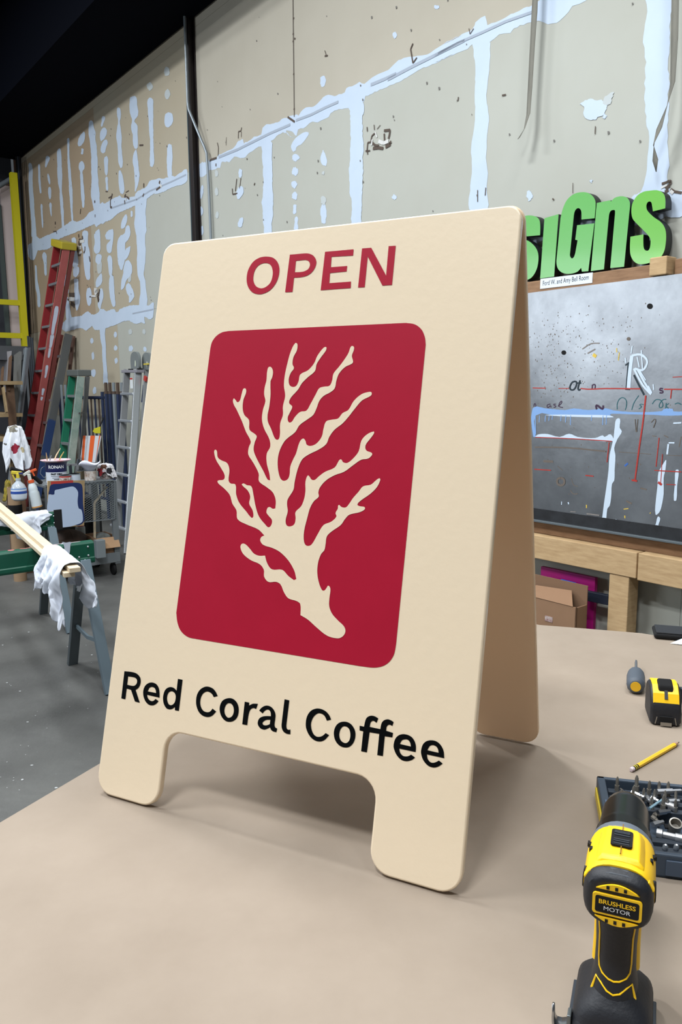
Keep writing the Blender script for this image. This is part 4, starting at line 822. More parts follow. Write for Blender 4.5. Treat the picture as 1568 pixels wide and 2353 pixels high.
# metal board
BN = .118
brd = thing('metal_board', 'scuffed grey metal sheet covered with paint strokes and lettering trials', 'board', (0, 0, 0), M=Matrix.Translation(W(-6, BN, .79)) @ WALLM.to_3x3().to_4x4())
wbox(-4.9, -7.3, .102, BN, .862, 2.088).build('sheet', M_steelboard, brd)
wbox(-4.9, -7.3, .102, BN+.008, .800, .866).build('tray_face', mat('tray_dark', (52, 54, 58), .55, .3, noise=.25, scale=14, c2=(34, 34, 36)), brd)
wbox(-4.9, -7.3, .102, BN+.03, .790, .802).build('tray_lip', mat('tray_lip_grey', (104, 112, 116), .45, .4), brd, bevel=.002)
BP = frame(W(0, BN, 0), -wd, (0, 0, 1))
PAINT = dict(red=mat('line_red', (176, 52, 44), .6), white=mat('paint_white', (206, 222, 238), .6), blue=mat('paint_blue', (130, 168, 220), .6), navy=mat('paint_navy', (28, 44, 54), .5),
             plum=mat('paint_plum', (62, 40, 66), .6), teal=mat('paint_teal', (40, 96, 104), .6), rust=mat('stain_rust', (108, 98, 90), .8), yellow=mat('paint_dab_yellow', (222, 190, 80), .6), grey=mat('smear_grey', (134, 128, 124), .8), hole=M_hole, bblue=mat('dab_blue', (60, 104, 180), .5))
_pc = [0]
def stroke(cr, pts, px, col_, name='paint_stroke', k=3):
    """painted line of given pixel width on the board, built as one flat ribbon"""
    _pc[0] += 1; n = BN+.0006+.00004*(_pc[0] % 40)
    M = frame(W(0, n, 0), -wd, (0, 0, 1)); P = on_plane(M)(cr(pts), k if len(pts) > 2 else 0, False)
    wdt = [px*(at(q[0], q[1], n=n)-CAM).length/F for q in cr(pts)][0]; b = MB(M); n_ = len(P); Ls = []
    for i, p in enumerate(P):
        t = (P[min(i+1, n_-1)]-P[max(i-1, 0)]).normalized(); v = V((-t.y, t.x))*wdt/2
        Ls.append([V((p.x+v.x, p.y+v.y, 0)), V((p.x-v.x, p.y-v.y, 0))])
    b.grid(Ls); return b.build(name, PAINT[col_], brd)
def patch(cr, pts, col_, name='paint_patch', k=3):
    _pc[0] += 1; M = frame(W(0, BN+.0005+.00004*(_pc[0] % 40), 0), -wd, (0, 0, 1))
    return flat(name, [on_plane(M)(cr(pts), k)], PAINT[col_], brd, M)
B1 = crop(1180, 780, 4.04); B2 = crop(1290, 850, 5.64); B0 = crop(1180, 400, 4.04); B3 = crop(1180, 1160, 4.04)
patch(B1, [(180, 640), (300, 640), (480, 655), (560, 640), (700, 655), (860, 640), (940, 660), (1150, 675), (1380, 665), (1400, 645), (1480, 645), (1490, 668), (1640, 670), (1640, 695), (1420, 708), (1300, 700), (1100, 695), (930, 690), (900, 700), (935, 722), (780, 722), (600, 712), (400, 708), (210, 705), (208, 900), (185, 900)], 'blue', 'blue_band')
patch(B1, [(205, 900), (240, 880), (320, 878), (430, 905), (520, 875), (600, 905), (760, 915), (830, 890), (850, 905), (905, 880), (925, 945), (700, 932), (400, 920), (210, 908)], 'white')
patch(B1, [(300, 700), (700, 700), (890, 705), (932, 722), (700, 722), (420, 712)], 'white')
for x, y in ((240, 770), (295, 765), (330, 755), (360, 745), (440, 760), (485, 770), (530, 795), (725, 755), (830, 795), (862, 790)): stroke(B1, [(x+4, 705), (x, y)], 1.8, 'blue', 'paint_drip')
patch(B2, [(715, 640), (765, 635), (760, 745), (788, 800), (735, 890), (690, 1010), (705, 1110), (695, 1300), (690, 1430), (660, 1480), (650, 1640), (630, 1760), (600, 1800), (585, 1960), (575, 2045), (528, 2045), (550, 1780), (560, 1700), (590, 1500), (615, 1300), (628, 1110), (660, 970), (680, 880), (695, 740)], 'white', 'white_column')
patch(B2, [(1355, 1170), (1365, 1170), (1352, 1300), (1330, 1400), (1330, 1600), (1300, 1780), (1270, 1850), (1225, 1875), (1228, 1700), (1250, 1500), (1262, 1330), (1310, 1240)], 'white', 'white_column')
patch(B2, [(1255, 1900), (1285, 1925), (1265, 2000), (1240, 2110), (1180, 2110), (1230, 1990)], 'white'); patch(B2, [(1485, 1300), (1525, 1300), (1505, 1500), (1495, 1690), (1462, 1690), (1475, 1480)], 'white')
stroke(B2, [(1390, 960), (1375, 1095)], 4, 'white'); stroke(B2, [(1395, 945), (1470, 945)], 3, 'white'); stroke(B2, [(1455, 690), (1560, 685)], 3, 'white')
stroke(B2, [(1205, 880), (1190, 980)][:0] or [(1270, 880), (1230, 1255)], 2, 'red'); stroke(B1, [(180, 450), (300, 453)], 2, 'red', 'red_line'); stroke(B1, [(420, 455), (520, 455)], 1.6, 'red', 'red_line')
stroke(B1, [(625, 455), (700, 462), (850, 456), (1180, 458)], 2.6, 'red', 'red_line'); stroke(B1, [(1400, 462), (1640, 464)], 2.6, 'red', 'red_line'); stroke(B1, [(1470, 465), (1460, 550)], 2.2, 'red', 'red_line')
stroke(B1, [(1230, 520), (1205, 760), (1170, 1000), (1130, 1305)], 3.4, 'red', 'red_line'); stroke(B1, [(1100, 1305), (1150, 1315)], 4, 'red', 'red_line'); stroke(B1, [(205, 908), (560, 922), (915, 945)], 1.8, 'red', 'red_line')
stroke(B1, [(890, 955), (870, 1140)], 2, 'red', 'red_line'); stroke(B1, [(195, 1205), (350, 1215)], 2.2, 'red', 'red_line'); stroke(B1, [(670, 1262), (745, 1270)], 2.4, 'red', 'red_line'); stroke(B1, [(1480, 350), (1640, 342)], 1.6, 'red', 'red_line')
stroke(B1, [(1385, 1065), (1370, 1330)], 1.6, 'red', 'red_line'); stroke(B1, [(1310, 1215), (1560, 1230)], 2, 'red', 'red_line'); stroke(B1, [(1345, 1325), (1380, 1350)], 5, 'red'); stroke(B1, [(1420, 1345), (1510, 1350)], 1.6, 'red', 'red_line')
# painted letters and scribbles
def glyph(cr, strokes, px, c_):
    for st in strokes: stroke(cr, st, px, c_, 'lettering', 4)
glyph(B1, [[(572, 388), (545, 400), (525, 440), (533, 466), (562, 464), (584, 425), (584, 395), (570, 388)], [(620, 378), (600, 450), (608, 470), (622, 462)], [(592, 405), (632, 405)]], 3.4, 'navy')
glyph(B1, [[(735, 420), (733, 460)], [(735, 425), (752, 418), (762, 428), (758, 460)]], 3, 'plum'); glyph(B1, [[(1390, 458), (1365, 456), (1362, 470), (1388, 480), (1385, 495), (1358, 495)]], 3.2, 'plum')
glyph(B1, [[(775, 650), (772, 612), (830, 645), (835, 612)]], 4.5, 'plum'); glyph(B1, [[(190, 625), (200, 595), (210, 625)], [(345, 600), (315, 610), (320, 632), (345, 615), (350, 632)], [(395, 600), (375, 605), (395, 622), (375, 632)], [(415, 620), (440, 600), (450, 575), (430, 590), (425, 620), (460, 632)]], 2, 'plum')
glyph(B1, [[(965, 650), (965, 600), (985, 555), (1020, 540), (1050, 570), (1050, 620), (1040, 655)], [(1165, 520), (1120, 590), (1100, 655)], [(1210, 605), (1175, 605), (1190, 625), (1165, 645)], [(1290, 600), (1320, 562), (1360, 560), (1385, 590), (1385, 625), (1360, 632), (1358, 600), (1390, 560), (1420, 555)], [(1420, 590), (1415, 640)], [(1445, 595), (1420, 615), (1440, 640)], [(1500, 600), (1530, 590), (1560, 605)]], 1.8, 'teal')
glyph(B1, [[(1070, 215), (1050, 460)], [(1040, 460), (1085, 462)]], 4, 'navy'); glyph(B1, [[(1120, 330), (1170, 430), (1215, 515)]], 4, 'navy'); glyph(B1, [[(1040, 240), (1075, 215)]], 3, 'navy')
for a in ([(1095, 150), (1075, 300), (1062, 450)], [(1110, 145), (1090, 300), (1080, 455)], [(1040, 170), (1045, 220)], [(1100, 150), (1180, 140), (1235, 180), (1240, 230), (1200, 285), (1130, 270)], [(1150, 160), (1170, 260)], [(1190, 100), (1200, 280)], [(1120, 270), (1200, 420), (1280, 510)], [(1150, 270), (1220, 400), (1285, 500)], [(1170, 280), (1230, 380)], [(1255, 430), (1285, 490)], [(1300, 415), (1305, 470)], [(1105, 60), (1095, 130)]): stroke(B1, a, 4.5 if len(a) > 2 else 2.6, 'white', 'lettering')
def bhole(cr, x, y, r, c_='hole'):
    patch(cr, [(x+r*math.cos(i*.785), y+r*math.sin(i*.785)) for i in range(8)], c_, 'bolt_hole')
bhole(B1, 468, 122, 21); bhole(B0, 1268, 1227, 26); bhole(B0, 1070, 1530, 17, 'rust')
glyph(B1, [[(440, 1285), (410, 1300), (412, 1340), (440, 1355), (470, 1340), (470, 1300), (440, 1285)]], 5, 'rust')
for a, c_, px in (([(200, 1000), (500, 1005), (860, 1040)], 'rust', 3), ([(1130, 740), (1140, 860)], 'rust', 1.5), ([(1155, 740), (1145, 860)], 'rust', 1.5), ([(1280, 770), (1320, 740), (1300, 820)], 'rust', 1.6), ([(540, 1290), (560, 1350), (600, 1365)], 'rust', 1.6), ([(530, 1400), (560, 1435), (600, 1430)], 'rust', 2), ([(1290, 895), (1330, 900)], 'rust', 2), ([(1400, 890), (1440, 910)], 'rust', 2), ([(1560, 900), (1540, 1000)], 'rust', 2), ([(980, 1045), (1280, 1065)], 'rust', 1.2), ([(1430, 1075), (1560, 1080)], 'rust', 1.2), ([(1180, 1380), (1240, 1395)], 'rust', 3), ([(1050, 1500), (1100, 1525)], 'rust', 4), ([(410, 1175), (455, 1215)], 'rust', 1.5), ([(280, 1130), (370, 1135)], 'rust', 5),
                 ([(1035, 1175), (1065, 1150)], 'bblue', 4), ([(450, 1505), (448, 1535)], 'white', 2), ([(510, 1510), (515, 1530)], 'white', 3), ([(680, 1535), (680, 1565)], 'yellow', 2.5), ([(1025, 1575), (1070, 1570)], 'yellow', 2), ([(740, 140), (770, 160)], 'yellow', 7), ([(960, 80), (960, 120)], 'yellow', 2), ([(985, 120), (975, 195)], 'yellow', 2), ([(205, 720), (208, 880)], 'blue', 2), ([(640, 90), (720, 40), (800, 35)], 'grey', 2.5), ([(690, 130), (760, 90)], 'grey', 3)): stroke(B1, a, px, c_)
for a in ([(1500, 1620/1.0), (1510, 1640)],): pass
for a, c_, px in (([(950, 135), (960, 140)], 'white', 2), ([(1035, 100), (1038, 125)], 'yellow', 2.5), ([(1270, 75), (1275, 78)], 'yellow', 3), ([(640, 170), (650, 185)], 'white', 2), ([(530, 62), (580, 66)], 'grey', 2), ([(680, 82), (800, 98)], 'grey', 3), ([(985, 205), (990, 220)], 'teal', 3), ([(220, 118), (232, 122)], 'white', 3)): stroke(B3, a, px, c_)
spk = MB(BP)
for i in range(320):
    x = -random.choice((random.uniform(-5.9, -5.2), random.gauss(-5.47, .09), random.gauss(-5.75, .2))); z = random.choice((random.uniform(.95, 1.95), random.gauss(1.65, .07), random.gauss(1.86, .05))); r_ = random.uniform(.001, .003)
    spk.add([(x-r_, z-r_, .0004), (x+r_*.7, z-r_*1.6, .0004), (x+r_, z+r_, .0004), (x-r_*.5, z+r_*1.5, .0004)], [(0, 1, 2, 3)])
o = spk.build('paint_specks', PAINT['rust'], brd); o['kind'] = 'stuff'

# room placard on the top rail (flat print)
PM_ = frame(at(1303, 643, n=.1012), -wd, (0, 0, 1)); c4 = on_plane(PM_)([(1243, 641), (1363, 626), (1362, 650), (1242, 664)], 0)
pl_ = thing('room_placard', 'white strip placard with serif lettering on the brown top rail', 'placard', (0, 0, 0), M=PM_)
flat('card', [c4], mat('card_white', (222, 230, 240), .6), pl_, PM_ @ Matrix.Translation((0, 0, .0015)), thick=.0015)
wid = c4[1].x-c4[0].x
t_ = text('Ford W. and Amy Bell Room', .032, M_black, pl_, PM_ @ Matrix.Translation(((c4[0].x+c4[1].x)/2-.003, (c4[0].y+c4[3].y)/2+.012-.012, .0018)))
bbw = max(v.co.x for v in t_.data.vertices)-min(v.co.x for v in t_.data.vertices); t_.data.transform(Matrix.Diagonal((wid*.88/bbw, 1.15, 1, 1)))

# green letters standing on the rail
M_grn = mat('letter_green', (98, 172, 88), 0.28, coat=.2, bump=.03, bscale=40)
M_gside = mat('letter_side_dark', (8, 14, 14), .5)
G = crop(1200, 440, 4.261); LN = .088; LT = .055
LM = frame(W(0, LN, 0), -wd, (0, 0, 1)); LP = on_plane(LM)
glet = [([[(220,262,1),(357,222,1),(315,832,1),(178,852,1)]], 'I', 'slanted green letter i standing between the partly hidden s and the tall G'),
 ([[(712,262,1),(583,275,1),(583,215),(575,178),(550,163),(525,180),(511,215),(505,260,1),(472,590,1),(470,630),(488,655),(508,642),(522,605,1),(545,478,1),(522,472,1),(540,330,1),(708,312,1),(650,780,1),(588,785,1),(580,748,1),(540,787),(470,806),(400,797),(355,760),(338,700),(345,600,1),(378,260,1),(400,170),(440,85),(500,30),(570,8),(640,12),(695,50),(720,110)]], 'G', 'tall green letter G standing on the brown top rail'),
 ([[(733,112,1),(868,85,1),(868,103,1),(905,65),(960,47),(1010,52),(1045,80),(1058,130),(1050,220,1),(1000,737,1),(865,750,1),(912,215,1),(910,186),(895,181),(870,190),(855,220),(848,270,1),(803,762,1),(675,780,1)]], 'n', 'green letter n standing right of the tall G'),
 ([[(1403,165,1),(1283,195,1),(1275,140),(1265,105),(1245,98),(1225,115),(1218,150),(1230,190),(1290,250),(1360,300),(1395,350),(1410,410),(1408,500),(1390,590),(1350,650),(1270,692),(1170,712),(1110,695),(1070,640),(1058,570),(1062,443,1),(1190,420,1),(1188,480),(1195,560),(1220,580),(1245,570),(1258,520),(1258,470),(1240,435),(1190,380),(1120,310),(1082,260),(1072,180),(1085,110),(1130,40),(1190,3),(1250,-8),(1330,-11),(1385,20),(1403,75)]], 'S', 'last green letter s at the right end of the rail, brightest green'),
 ([[(177,428,1),(45,440,1),(40,390),(25,365),(5,385),(2,420),(20,460),(80,495),(130,545),(157,605),(160,680),(140,770),(90,845),(20,872),(-60,862),(-110,800),(-118,690,1),(5,670,1),(5,740),(20,762),(40,740),(40,690),(10,640),(-60,560),(-105,490),(-112,420),(-95,340),(-45,270),(40,237),(120,240),(165,272),(178,330)]], 's', 'first green letter s, mostly hidden behind the sandwich board')]
for loops, ch, lab in glet:
    lp = [LP(G(l), 5) for l in loops]
    cx_ = sum(p.x for p in lp[0])/len(lp[0]); zb = min(p.y for p in lp[0])
    o = thing('sign_letter', lab, 'letter', (0, 0, 0), M=Matrix.Translation(W(-cx_, LN, zb)) @ WALLM.to_3x3().to_4x4())
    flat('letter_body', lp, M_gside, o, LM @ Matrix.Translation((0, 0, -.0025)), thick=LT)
    flat('letter_face', lp, mat('letter_green_bright', (104, 178, 66), .3, coat=.4) if ch == 'S' else M_grn, o, LM @ Matrix.Translation((0, 0, 0)), thick=.0025)
# things under the board
M_pink = mat('magenta_frame', (176, 20, 120), .45); n_ = .20
pk = thing('picture_frame', 'magenta wooden frame leaning behind the cardboard box under the metal board', 'frame', (0, 0, 0), M=Matrix.Translation(W(-5.6, .08, 0)) @ WALLM.to_3x3().to_4x4())
a0, a1 = snz(at(1246, 1303, n=.06)), snz(at(1371, 1325, n=.06)); w_ = .062; zt_ = (a0[2]+a1[2])/2
wbox(a0[0], a1[0], .045, .07, zt_-w_, zt_).build('frame_bar', M_pink, pk, bevel=.002); wbox(a0[0], a1[0], .045, .07, .0, w_).build('frame_bar', M_pink, pk, bevel=.002)
wbox(a0[0], a0[0]-w_, .045, .07, w_, zt_-w_).build('frame_bar', M_pink, pk, bevel=.002); wbox(a1[0]+w_, a1[0], .045, .07, w_, zt_-w_).build('frame_bar', M_pink, pk, bevel=.002)
b = MB(); b.tube([at(1268, 1336, n=.095), at(1290, 1340, n=.095)], .014, 8); b.build('marker_tube', mat('white_plastic', (206, 214, 222), .5)); tag(bpy.data.objects['marker_tube'], 'short white tube lying across the magenta frame', 'tube')
b = MB(); b.tube([at(1290, 1339, n=.095), at(1322, 1347, n=.095), at(1331, 1350, n=.095)], [.022, .022, .008], 8); b.build('paint_tube', mat('blue_plastic', (40, 104, 200), .4), smooth=True); tag(bpy.data.objects['paint_tube'], 'bright blue tube lying across the magenta frame opening', 'tube')
b = MB(); b.bar(at(1330, 1364, n=.12), at(1402, 1379, n=.12), .03, .055, side=wn); b.build('dark_bar', mat('bar_navy', (22, 28, 42), .5), bevel=.003); tag(bpy.data.objects['dark_bar'], 'dark navy bar reaching from the box to the timber post', 'bar')
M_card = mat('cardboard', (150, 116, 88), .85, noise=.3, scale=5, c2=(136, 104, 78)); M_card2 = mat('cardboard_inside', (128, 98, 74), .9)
q0, q1 = snz(at(1180, 1350, n=.32)), snz(at(1338, 1390, n=.27)); zb_ = .52
bx = thing('cardboard_box', 'open cardboard box standing under the metal board by the timber post', 'box', (0, 0, 0), M=Matrix.Translation(W((q0[0]+q1[0])/2, .30, 0)) @ WALLM.to_3x3().to_4x4())
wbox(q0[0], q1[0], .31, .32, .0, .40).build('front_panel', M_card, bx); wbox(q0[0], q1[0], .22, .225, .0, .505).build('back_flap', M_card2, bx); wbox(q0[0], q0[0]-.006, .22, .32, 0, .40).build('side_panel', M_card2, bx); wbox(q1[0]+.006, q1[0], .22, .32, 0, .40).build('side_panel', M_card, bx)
b = MB(WALLM); x0, x1 = -q0[0], -q1[0]; b.add([(x0+.02, -.32, .40), (x1-.02, -.32, .40), (x1-.09, -.235, .46), (x0+.10, -.24, .445)], [(0, 1, 2, 3)]); o = b.build('top_flap', M_card, bx); md = o.modifiers.new('t', 'SOLIDIFY'); md.thickness = .005
b = MB(WALLM); b.box(((x0+x1)/2+.04, -.321, .30), (.05, .002, .03)); b.build('label_sticker', mat('sticker', (206, 196, 190), .6, noise=.2, scale=60, c2=(120, 50, 50)), bx)

# ================================================================== LEFT SIDE: LADDERS, FRAMES, CART, SAWHORSES
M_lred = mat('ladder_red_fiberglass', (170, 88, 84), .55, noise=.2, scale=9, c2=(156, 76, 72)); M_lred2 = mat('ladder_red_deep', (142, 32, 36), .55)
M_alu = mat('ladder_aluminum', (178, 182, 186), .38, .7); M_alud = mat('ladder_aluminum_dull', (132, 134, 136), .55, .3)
M_lyel = mat('ladder_cap_yellow', (178, 160, 40), .5); M_gsafety = mat('guard_yellow', (196, 186, 16), .5)
M_white = mat('paint_smear_white', (196, 204, 220), .7); M_navyt = mat('tube_navy', (32, 44, 74), .45, .2); M_rustt = mat('tube_rusty', (84, 68, 58), .7, .3)
M_galv = mat('galvanized', (134, 142, 148), .45, .5); M_sgrey = mat('cart_grey', (112, 118, 122), .5, .2)
def at_py(a, b, py):
    """point of segment a-b whose picture height is py"""
    lo, hi = 0.0, 1.0
    def Y(t):
        p = a+(b-a)*t-CAM; return CY - F*p.dot(up)/p.dot(fwd)
    s0 = Y(0) < Y(1)
    for _ in range(40):
        m_ = (lo+hi)/2
        if (Y(m_) < py) == s0: lo = m_
        else: hi = m_
    return a+(b-a)*lo
def to_floor(a, b): return a+(b-a)*((a.z-.0)/(a.z-b.z))
def rail(pt, pb, m_, parent, name='rail', w_=.028, d_=.09, mid=None):
    b = MB(); b.bar(to_floor(pt, pb), pt, w_, d_, side=wd); return b.build(name, m_, parent, bevel=.003)
def root_at(p): return Matrix.Translation(p)
# red step ladder
rt, rb_ = at(153, 567, n=.17), at(72, 1055, n=.62); lt = at(133, 557, n=.17); lb = at(56, 1055, n=.62)
lad = thing('step_ladder', 'tall red fiberglass step ladder with yellow cap leaning folded on the drywall', 'ladder', (0, 0, 0), M=root_at((to_floor(rt, rb_)+to_floor(lt, lb))/2))
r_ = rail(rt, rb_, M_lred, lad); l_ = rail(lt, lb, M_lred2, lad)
for py in (606, 650, 699, 749, 800, 852, 903, 955, 1008, 1062, 1118):
    pr_, plx = at_py(rt, to_floor(rt, rb_), py), at_py(lt, to_floor(lt, lb), py+1)
    plx.z = pr_.z; MB().bar(plx+wn*.02, pr_+wn*.02, .05, .028, side=(0, 0, 1)).build('step', M_alu, lad, bevel=.002) if False else MB().bar(plx+wn*.025, pr_+wn*.025, .04, .03, side=wn).build('step', M_alu, lad, bevel=.002)
mid = (rt+lt)/2; axis = (rt-to_floor(rt, rb_)).normalized(); wdt = (rt-lt).length
for off in (-.10,):
    for p in (rt, lt):
        q0_, q1_ = to_floor(rt, rb_) if p is rt else to_floor(lt, lb), p
        MB().bar(q0_-wn*.085, q1_-wn*.085, .026, .05, side=wd).build('rear_rail', mat('ladder_red_brown', (112, 52, 46), .6), lad)
b = MB(); b.bar(lt+wd*.04+V((0, 0, .0))-wn*.02, rt-wd*.04+V((0, 0, .0))-wn*.02, .20, .09, side=wn); b.build('top_cap', M_lyel, lad, bevel=.012)
for (x0, y0, x1, y1, w0) in ((138, 705, 124, 770, 12), (124, 770, 117, 800, 10), (118, 800, 113, 822, 7), (111, 840, 107, 868, 8), (104, 893, 102, 908, 8), (101, 912, 99, 920, 7)):
    s_ = snz(rt)[0]-.0155; pa, pb = at(x0, y0, s=s_), at(x1, y1, s=s_)
    # smear follows the rail's outer face
    a_ = at_py(rt, to_floor(rt, rb_), y0); c_b = at_py(rt, to_floor(rt, rb_), y1); hw = w0/2*.0042
    M = frame(a_-wd*.0155, -(wn-axis*wn.dot(axis)), axis); inv = M.inverted(); L_ = (inv @ (c_b-wd*.0155)).y
    lp = [(hw*random.uniform(.7, 1.1), 0), (hw, L_*.4), (hw*random.uniform(.6, 1.1), L_*.7), (hw*.5, L_), (-hw*.5, L_), (-hw*random.uniform(.6, 1.1), L_*.7), (-hw, L_*.3), (-hw*.8, 0)]
    flat('paint_smear', [curve_pts(lp, 3)], M_white, r_, M)
# dark ladder beside it
rt, rb_ = at(158, 768, n=.12), at(102, 1055, n=.55); lt, lb = at(138, 768, n=.12), at(78, 1055, n=.55)
lad2 = thing('extension_ladder', 'dark paint stained ladder, grey above and blue below, leaning right of the red one', 'ladder', (0, 0, 0), M=root_at((to_floor(rt, rb_)+to_floor(lt, lb))/2))
M_stain = mat('stained_grey_blue', (84, 86, 86), .6, spots=[(tuple(at(110, 1010, n=.5)), .34, (32, 58, 104)), (tuple(to_floor(rt, rb_)+V((0, 0, .3))), .5, (32, 58, 104))])
rail(rt, rb_, M_stain, lad2, d_=.10); rail(lt, lb, mat('ladder_red_brown', (112, 52, 46), .6), lad2)
for py in (818, 869, 920, 972, 1025):
    pr_, plx = at_py(rt, to_floor(rt, rb_), py), at_py(lt, to_floor(lt, lb), py); plx.z = pr_.z
    MB().bar(plx+wn*.025, pr_+wn*.025, .04, .03, side=wn).build('step', M_alu, lad2)
b = MB(); b.bar(at(150, 905, n=.10)-V((0, 0, 1.1))+wn*.16, at(169, 772, n=.03), .09, .02, side=wd); b.build('leaning_board', mat('board_brown', (112, 84, 72), .8, noise=.2, scale=8)); tag(bpy.data.objects['leaning_board'], 'narrow brown board leaning behind the dark stained ladder', 'board')
# green step ladder
rt, rb_ = at(186, 866, n=.42), at(164, 1060, n=.66); lt, lb = at(166, 866, n=.42), at(143, 1060, n=.66)
lad3 = thing('step_ladder', 'short green step ladder with grey cap standing in front of the blue frames', 'ladder', (0, 0, 0), M=root_at((to_floor(rt, rb_)+to_floor(lt, lb))/2))
rail(rt, rb_, mat('ladder_spattered', (142, 156, 148), .6, noise=.15, scale=9, c2=(104, 132, 122)), lad3, d_=.085); rail(lt, lb, mat('ladder_green', (0, 104, 76), .5), lad3, d_=.085)
q0_, q1_ = at(201, 866, n=.34), at(186, 1060, n=.26); MB().bar(to_floor(q0_, q1_), q0_, .025, .05, side=wd).build('rear_rail', M_alud, lad3)
q2_ = q0_+wd*.3; MB().bar(to_floor(q0_, q1_)+wd*.36, q2_, .025, .05, side=wd).build('rear_rail', mat('ladder_green_dark', (0, 70, 54), .5), lad3)
for py in (910, 966, 1021, 1078):
    pr_, plx = at_py(rt, to_floor(rt, rb_), py), at_py(lt, to_floor(lt, lb), py); plx.z = pr_.z
    MB().bar(plx+wn*.02, pr_+wn*.02, .04, .03, side=wn).build('step', M_alu, lad3)
b = MB(); a_, c_b = at(166, 857, n=.40), at(189, 857, n=.40); b.bar(a_+wd*.02-wn*.02, c_b-wd*.02-wn*.02, .17, .075, side=wn); b.build('top_cap', mat('cap_grey', (92, 96, 94), .6), lad3, bevel=.01)
b = MB(); b.bar(at(180, 950, n=.55), at(194, 948, n=.33), .02, .006, side=(0, 0, 1)); b.build('spreader', M_alud, lad3)
# aluminium multi position ladder
rt, rb_ = at(317, 850, n=.40), at(297, 1190, n=.78); lt, lb = at(292, 850, n=.40), at(268, 1190, n=.78)
lad4 = thing('folding_ladder', 'silver aluminum folding ladder with round hinges standing beside the sandwich board', 'ladder', (0, 0, 0), M=root_at((to_floor(rt, rb_)+to_floor(lt, lb))/2))
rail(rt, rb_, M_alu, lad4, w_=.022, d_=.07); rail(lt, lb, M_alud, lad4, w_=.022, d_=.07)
for q_ in ((rt, rb_, -.05), (lt, lb, .05)): 
    o_ = wd*(-.03 if q_[0] is rt else -.10); MB().bar(to_floor(q_[0], q_[1])-wn*.09+o_, q_[0]-wn*.09+o_, .022, .06, side=wd).build('rear_rail', M_alud, lad4)
for py in (905, 968, 1030, 1093, 1155, 1216):
    pr_, plx = at_py(rt, to_floor(rt, rb_), py), at_py(lt, to_floor(lt, lb), py); plx.z = pr_.z
    MB().bar(plx+wn*.03+wd*.03, pr_+wn*.03-wd*.01, .035, .026, side=wn).build('rung', mat('rung_bright', (206, 212, 220), .3, .7), lad4, bevel=.006)
for i, (x, y, n_) in enumerate(((309, 828, .40), (336, 830, .34))):
    c = at(x, y, n=n_); M = frame(c, -wd, (0, 0, 1))
    h_ = flat('hinge_plate', [curve_pts([(-.10, -.085, 1), (.10, -.085, 1), (.10, .02), (.072, .068), (0, .088), (-.072, .068), (-.10, .02)], 4)], mat('hinge_grey', (132, 138, 138), .5, .4), lad4, M, thick=.03)
    flat('hinge_slot', [curve_pts([(.010, -.065), (.034, -.04), (.022, .0), (.008, -.03)], 3)], mat('slot_pale', (190, 196, 176), .5), h_, M @ Matrix.Translation((0, 0, .001)))
    for sx in (-.115, .115): MB(M).lathe([(.012, -.03), (.012, .02)], 10, Matrix.Translation((sx, -.095, 0))).build('lock_knob', M_hole, h_)
MB().bar(lt+wd*.05-V((0, 0, .015)), rt-wd*.06-V((0, 0, .015)), .09, .03, side=wn).build('hinge_bar', mat('hinge_mauve', (142, 140, 148), .5, .2), lad4, bevel=.004)
M = frame(at(303, 880, n=.46), -wd, (0, 0, 1)); flat('warning_label', [rrect(-.035, -.055, .035, .055, .004)], mat('label_white', (206, 210, 212), .5), lad4, M @ Matrix.Translation((0, 0, .004))); flat('label_band', [rrect(-.033, .035, .033, .052, .002)], PAINT['red'], lad4, M @ Matrix.Translation((0, 0, .005)))
MB().bar(at(333, 885, n=.36), at(329, 925, n=.38), .05, .02, side=wd).build('side_label', mat('label_darkblue', (30, 44, 84), .5), lad4); MB().bar(at(335, 865, n=.36), at(334, 875, n=.36), .05, .021, side=wd).build('side_label', PAINT['red'], lad4); MB().bar(at(331, 855-18, n=.37), at(345, 836, n=.33), .014, .02, side=(0, 0, 1)).build('yellow_band', M_lyel, lad4)

# scaffold: blue frame with inner bars, and five standing tubes
fa, fc = at(136, 913, n=.22), at(238, 913, n=.22); fc.z = fa.z
sf = thing('scaffold', 'navy blue steel scaffold frame with inner rods standing on the drywall', 'scaffold', (0, 0, 0), M=root_at(V(((fa.x+fc.x)/2, (fa.y+fc.y)/2, 0))))
MB().tube([fa, fc], .020, 10).build('top_rail', M_navyt, sf, smooth=True)
for t_ in (.02, .98): p = fa.lerp(fc, t_); MB().tube([V((p.x, p.y, 0)), p+V((0, 0, .07 if t_ > .5 else .0))], .020, 10).build('upright', M_navyt, sf, smooth=True)
for i, t_ in enumerate((.10, .22, .34, .46, .58, .66, .74, .82, .90)):
    p = fa.lerp(fc, t_); MB().tube([V((p.x, p.y, .25)), p], .011, 8).build('rod', M_navyt if i % 2 else M_rustt, sf, smooth=True)
p = V((0, 0, .25)); MB().tube([V((fa.x, fa.y, .25)), V((fc.x, fc.y, .25))], .018, 8).build('bottom_rail', M_navyt, sf, smooth=True)
for i, (x, y, ms, lab) in enumerate(((141, 884, M_galv, 'short galvanized tube end'), (150, 884, M_galv, 'x'))):
    p = at(x, y, n=.30); o = MB().tube([V((p.x, p.y, 0)), p], .018, 8).build('scaffold_tube', ms, None, smooth=True); tag(o, ['galvanized tube standing behind the dark stained ladder', 'galvanized tube standing just left of the green ladder'][i], 'tube')
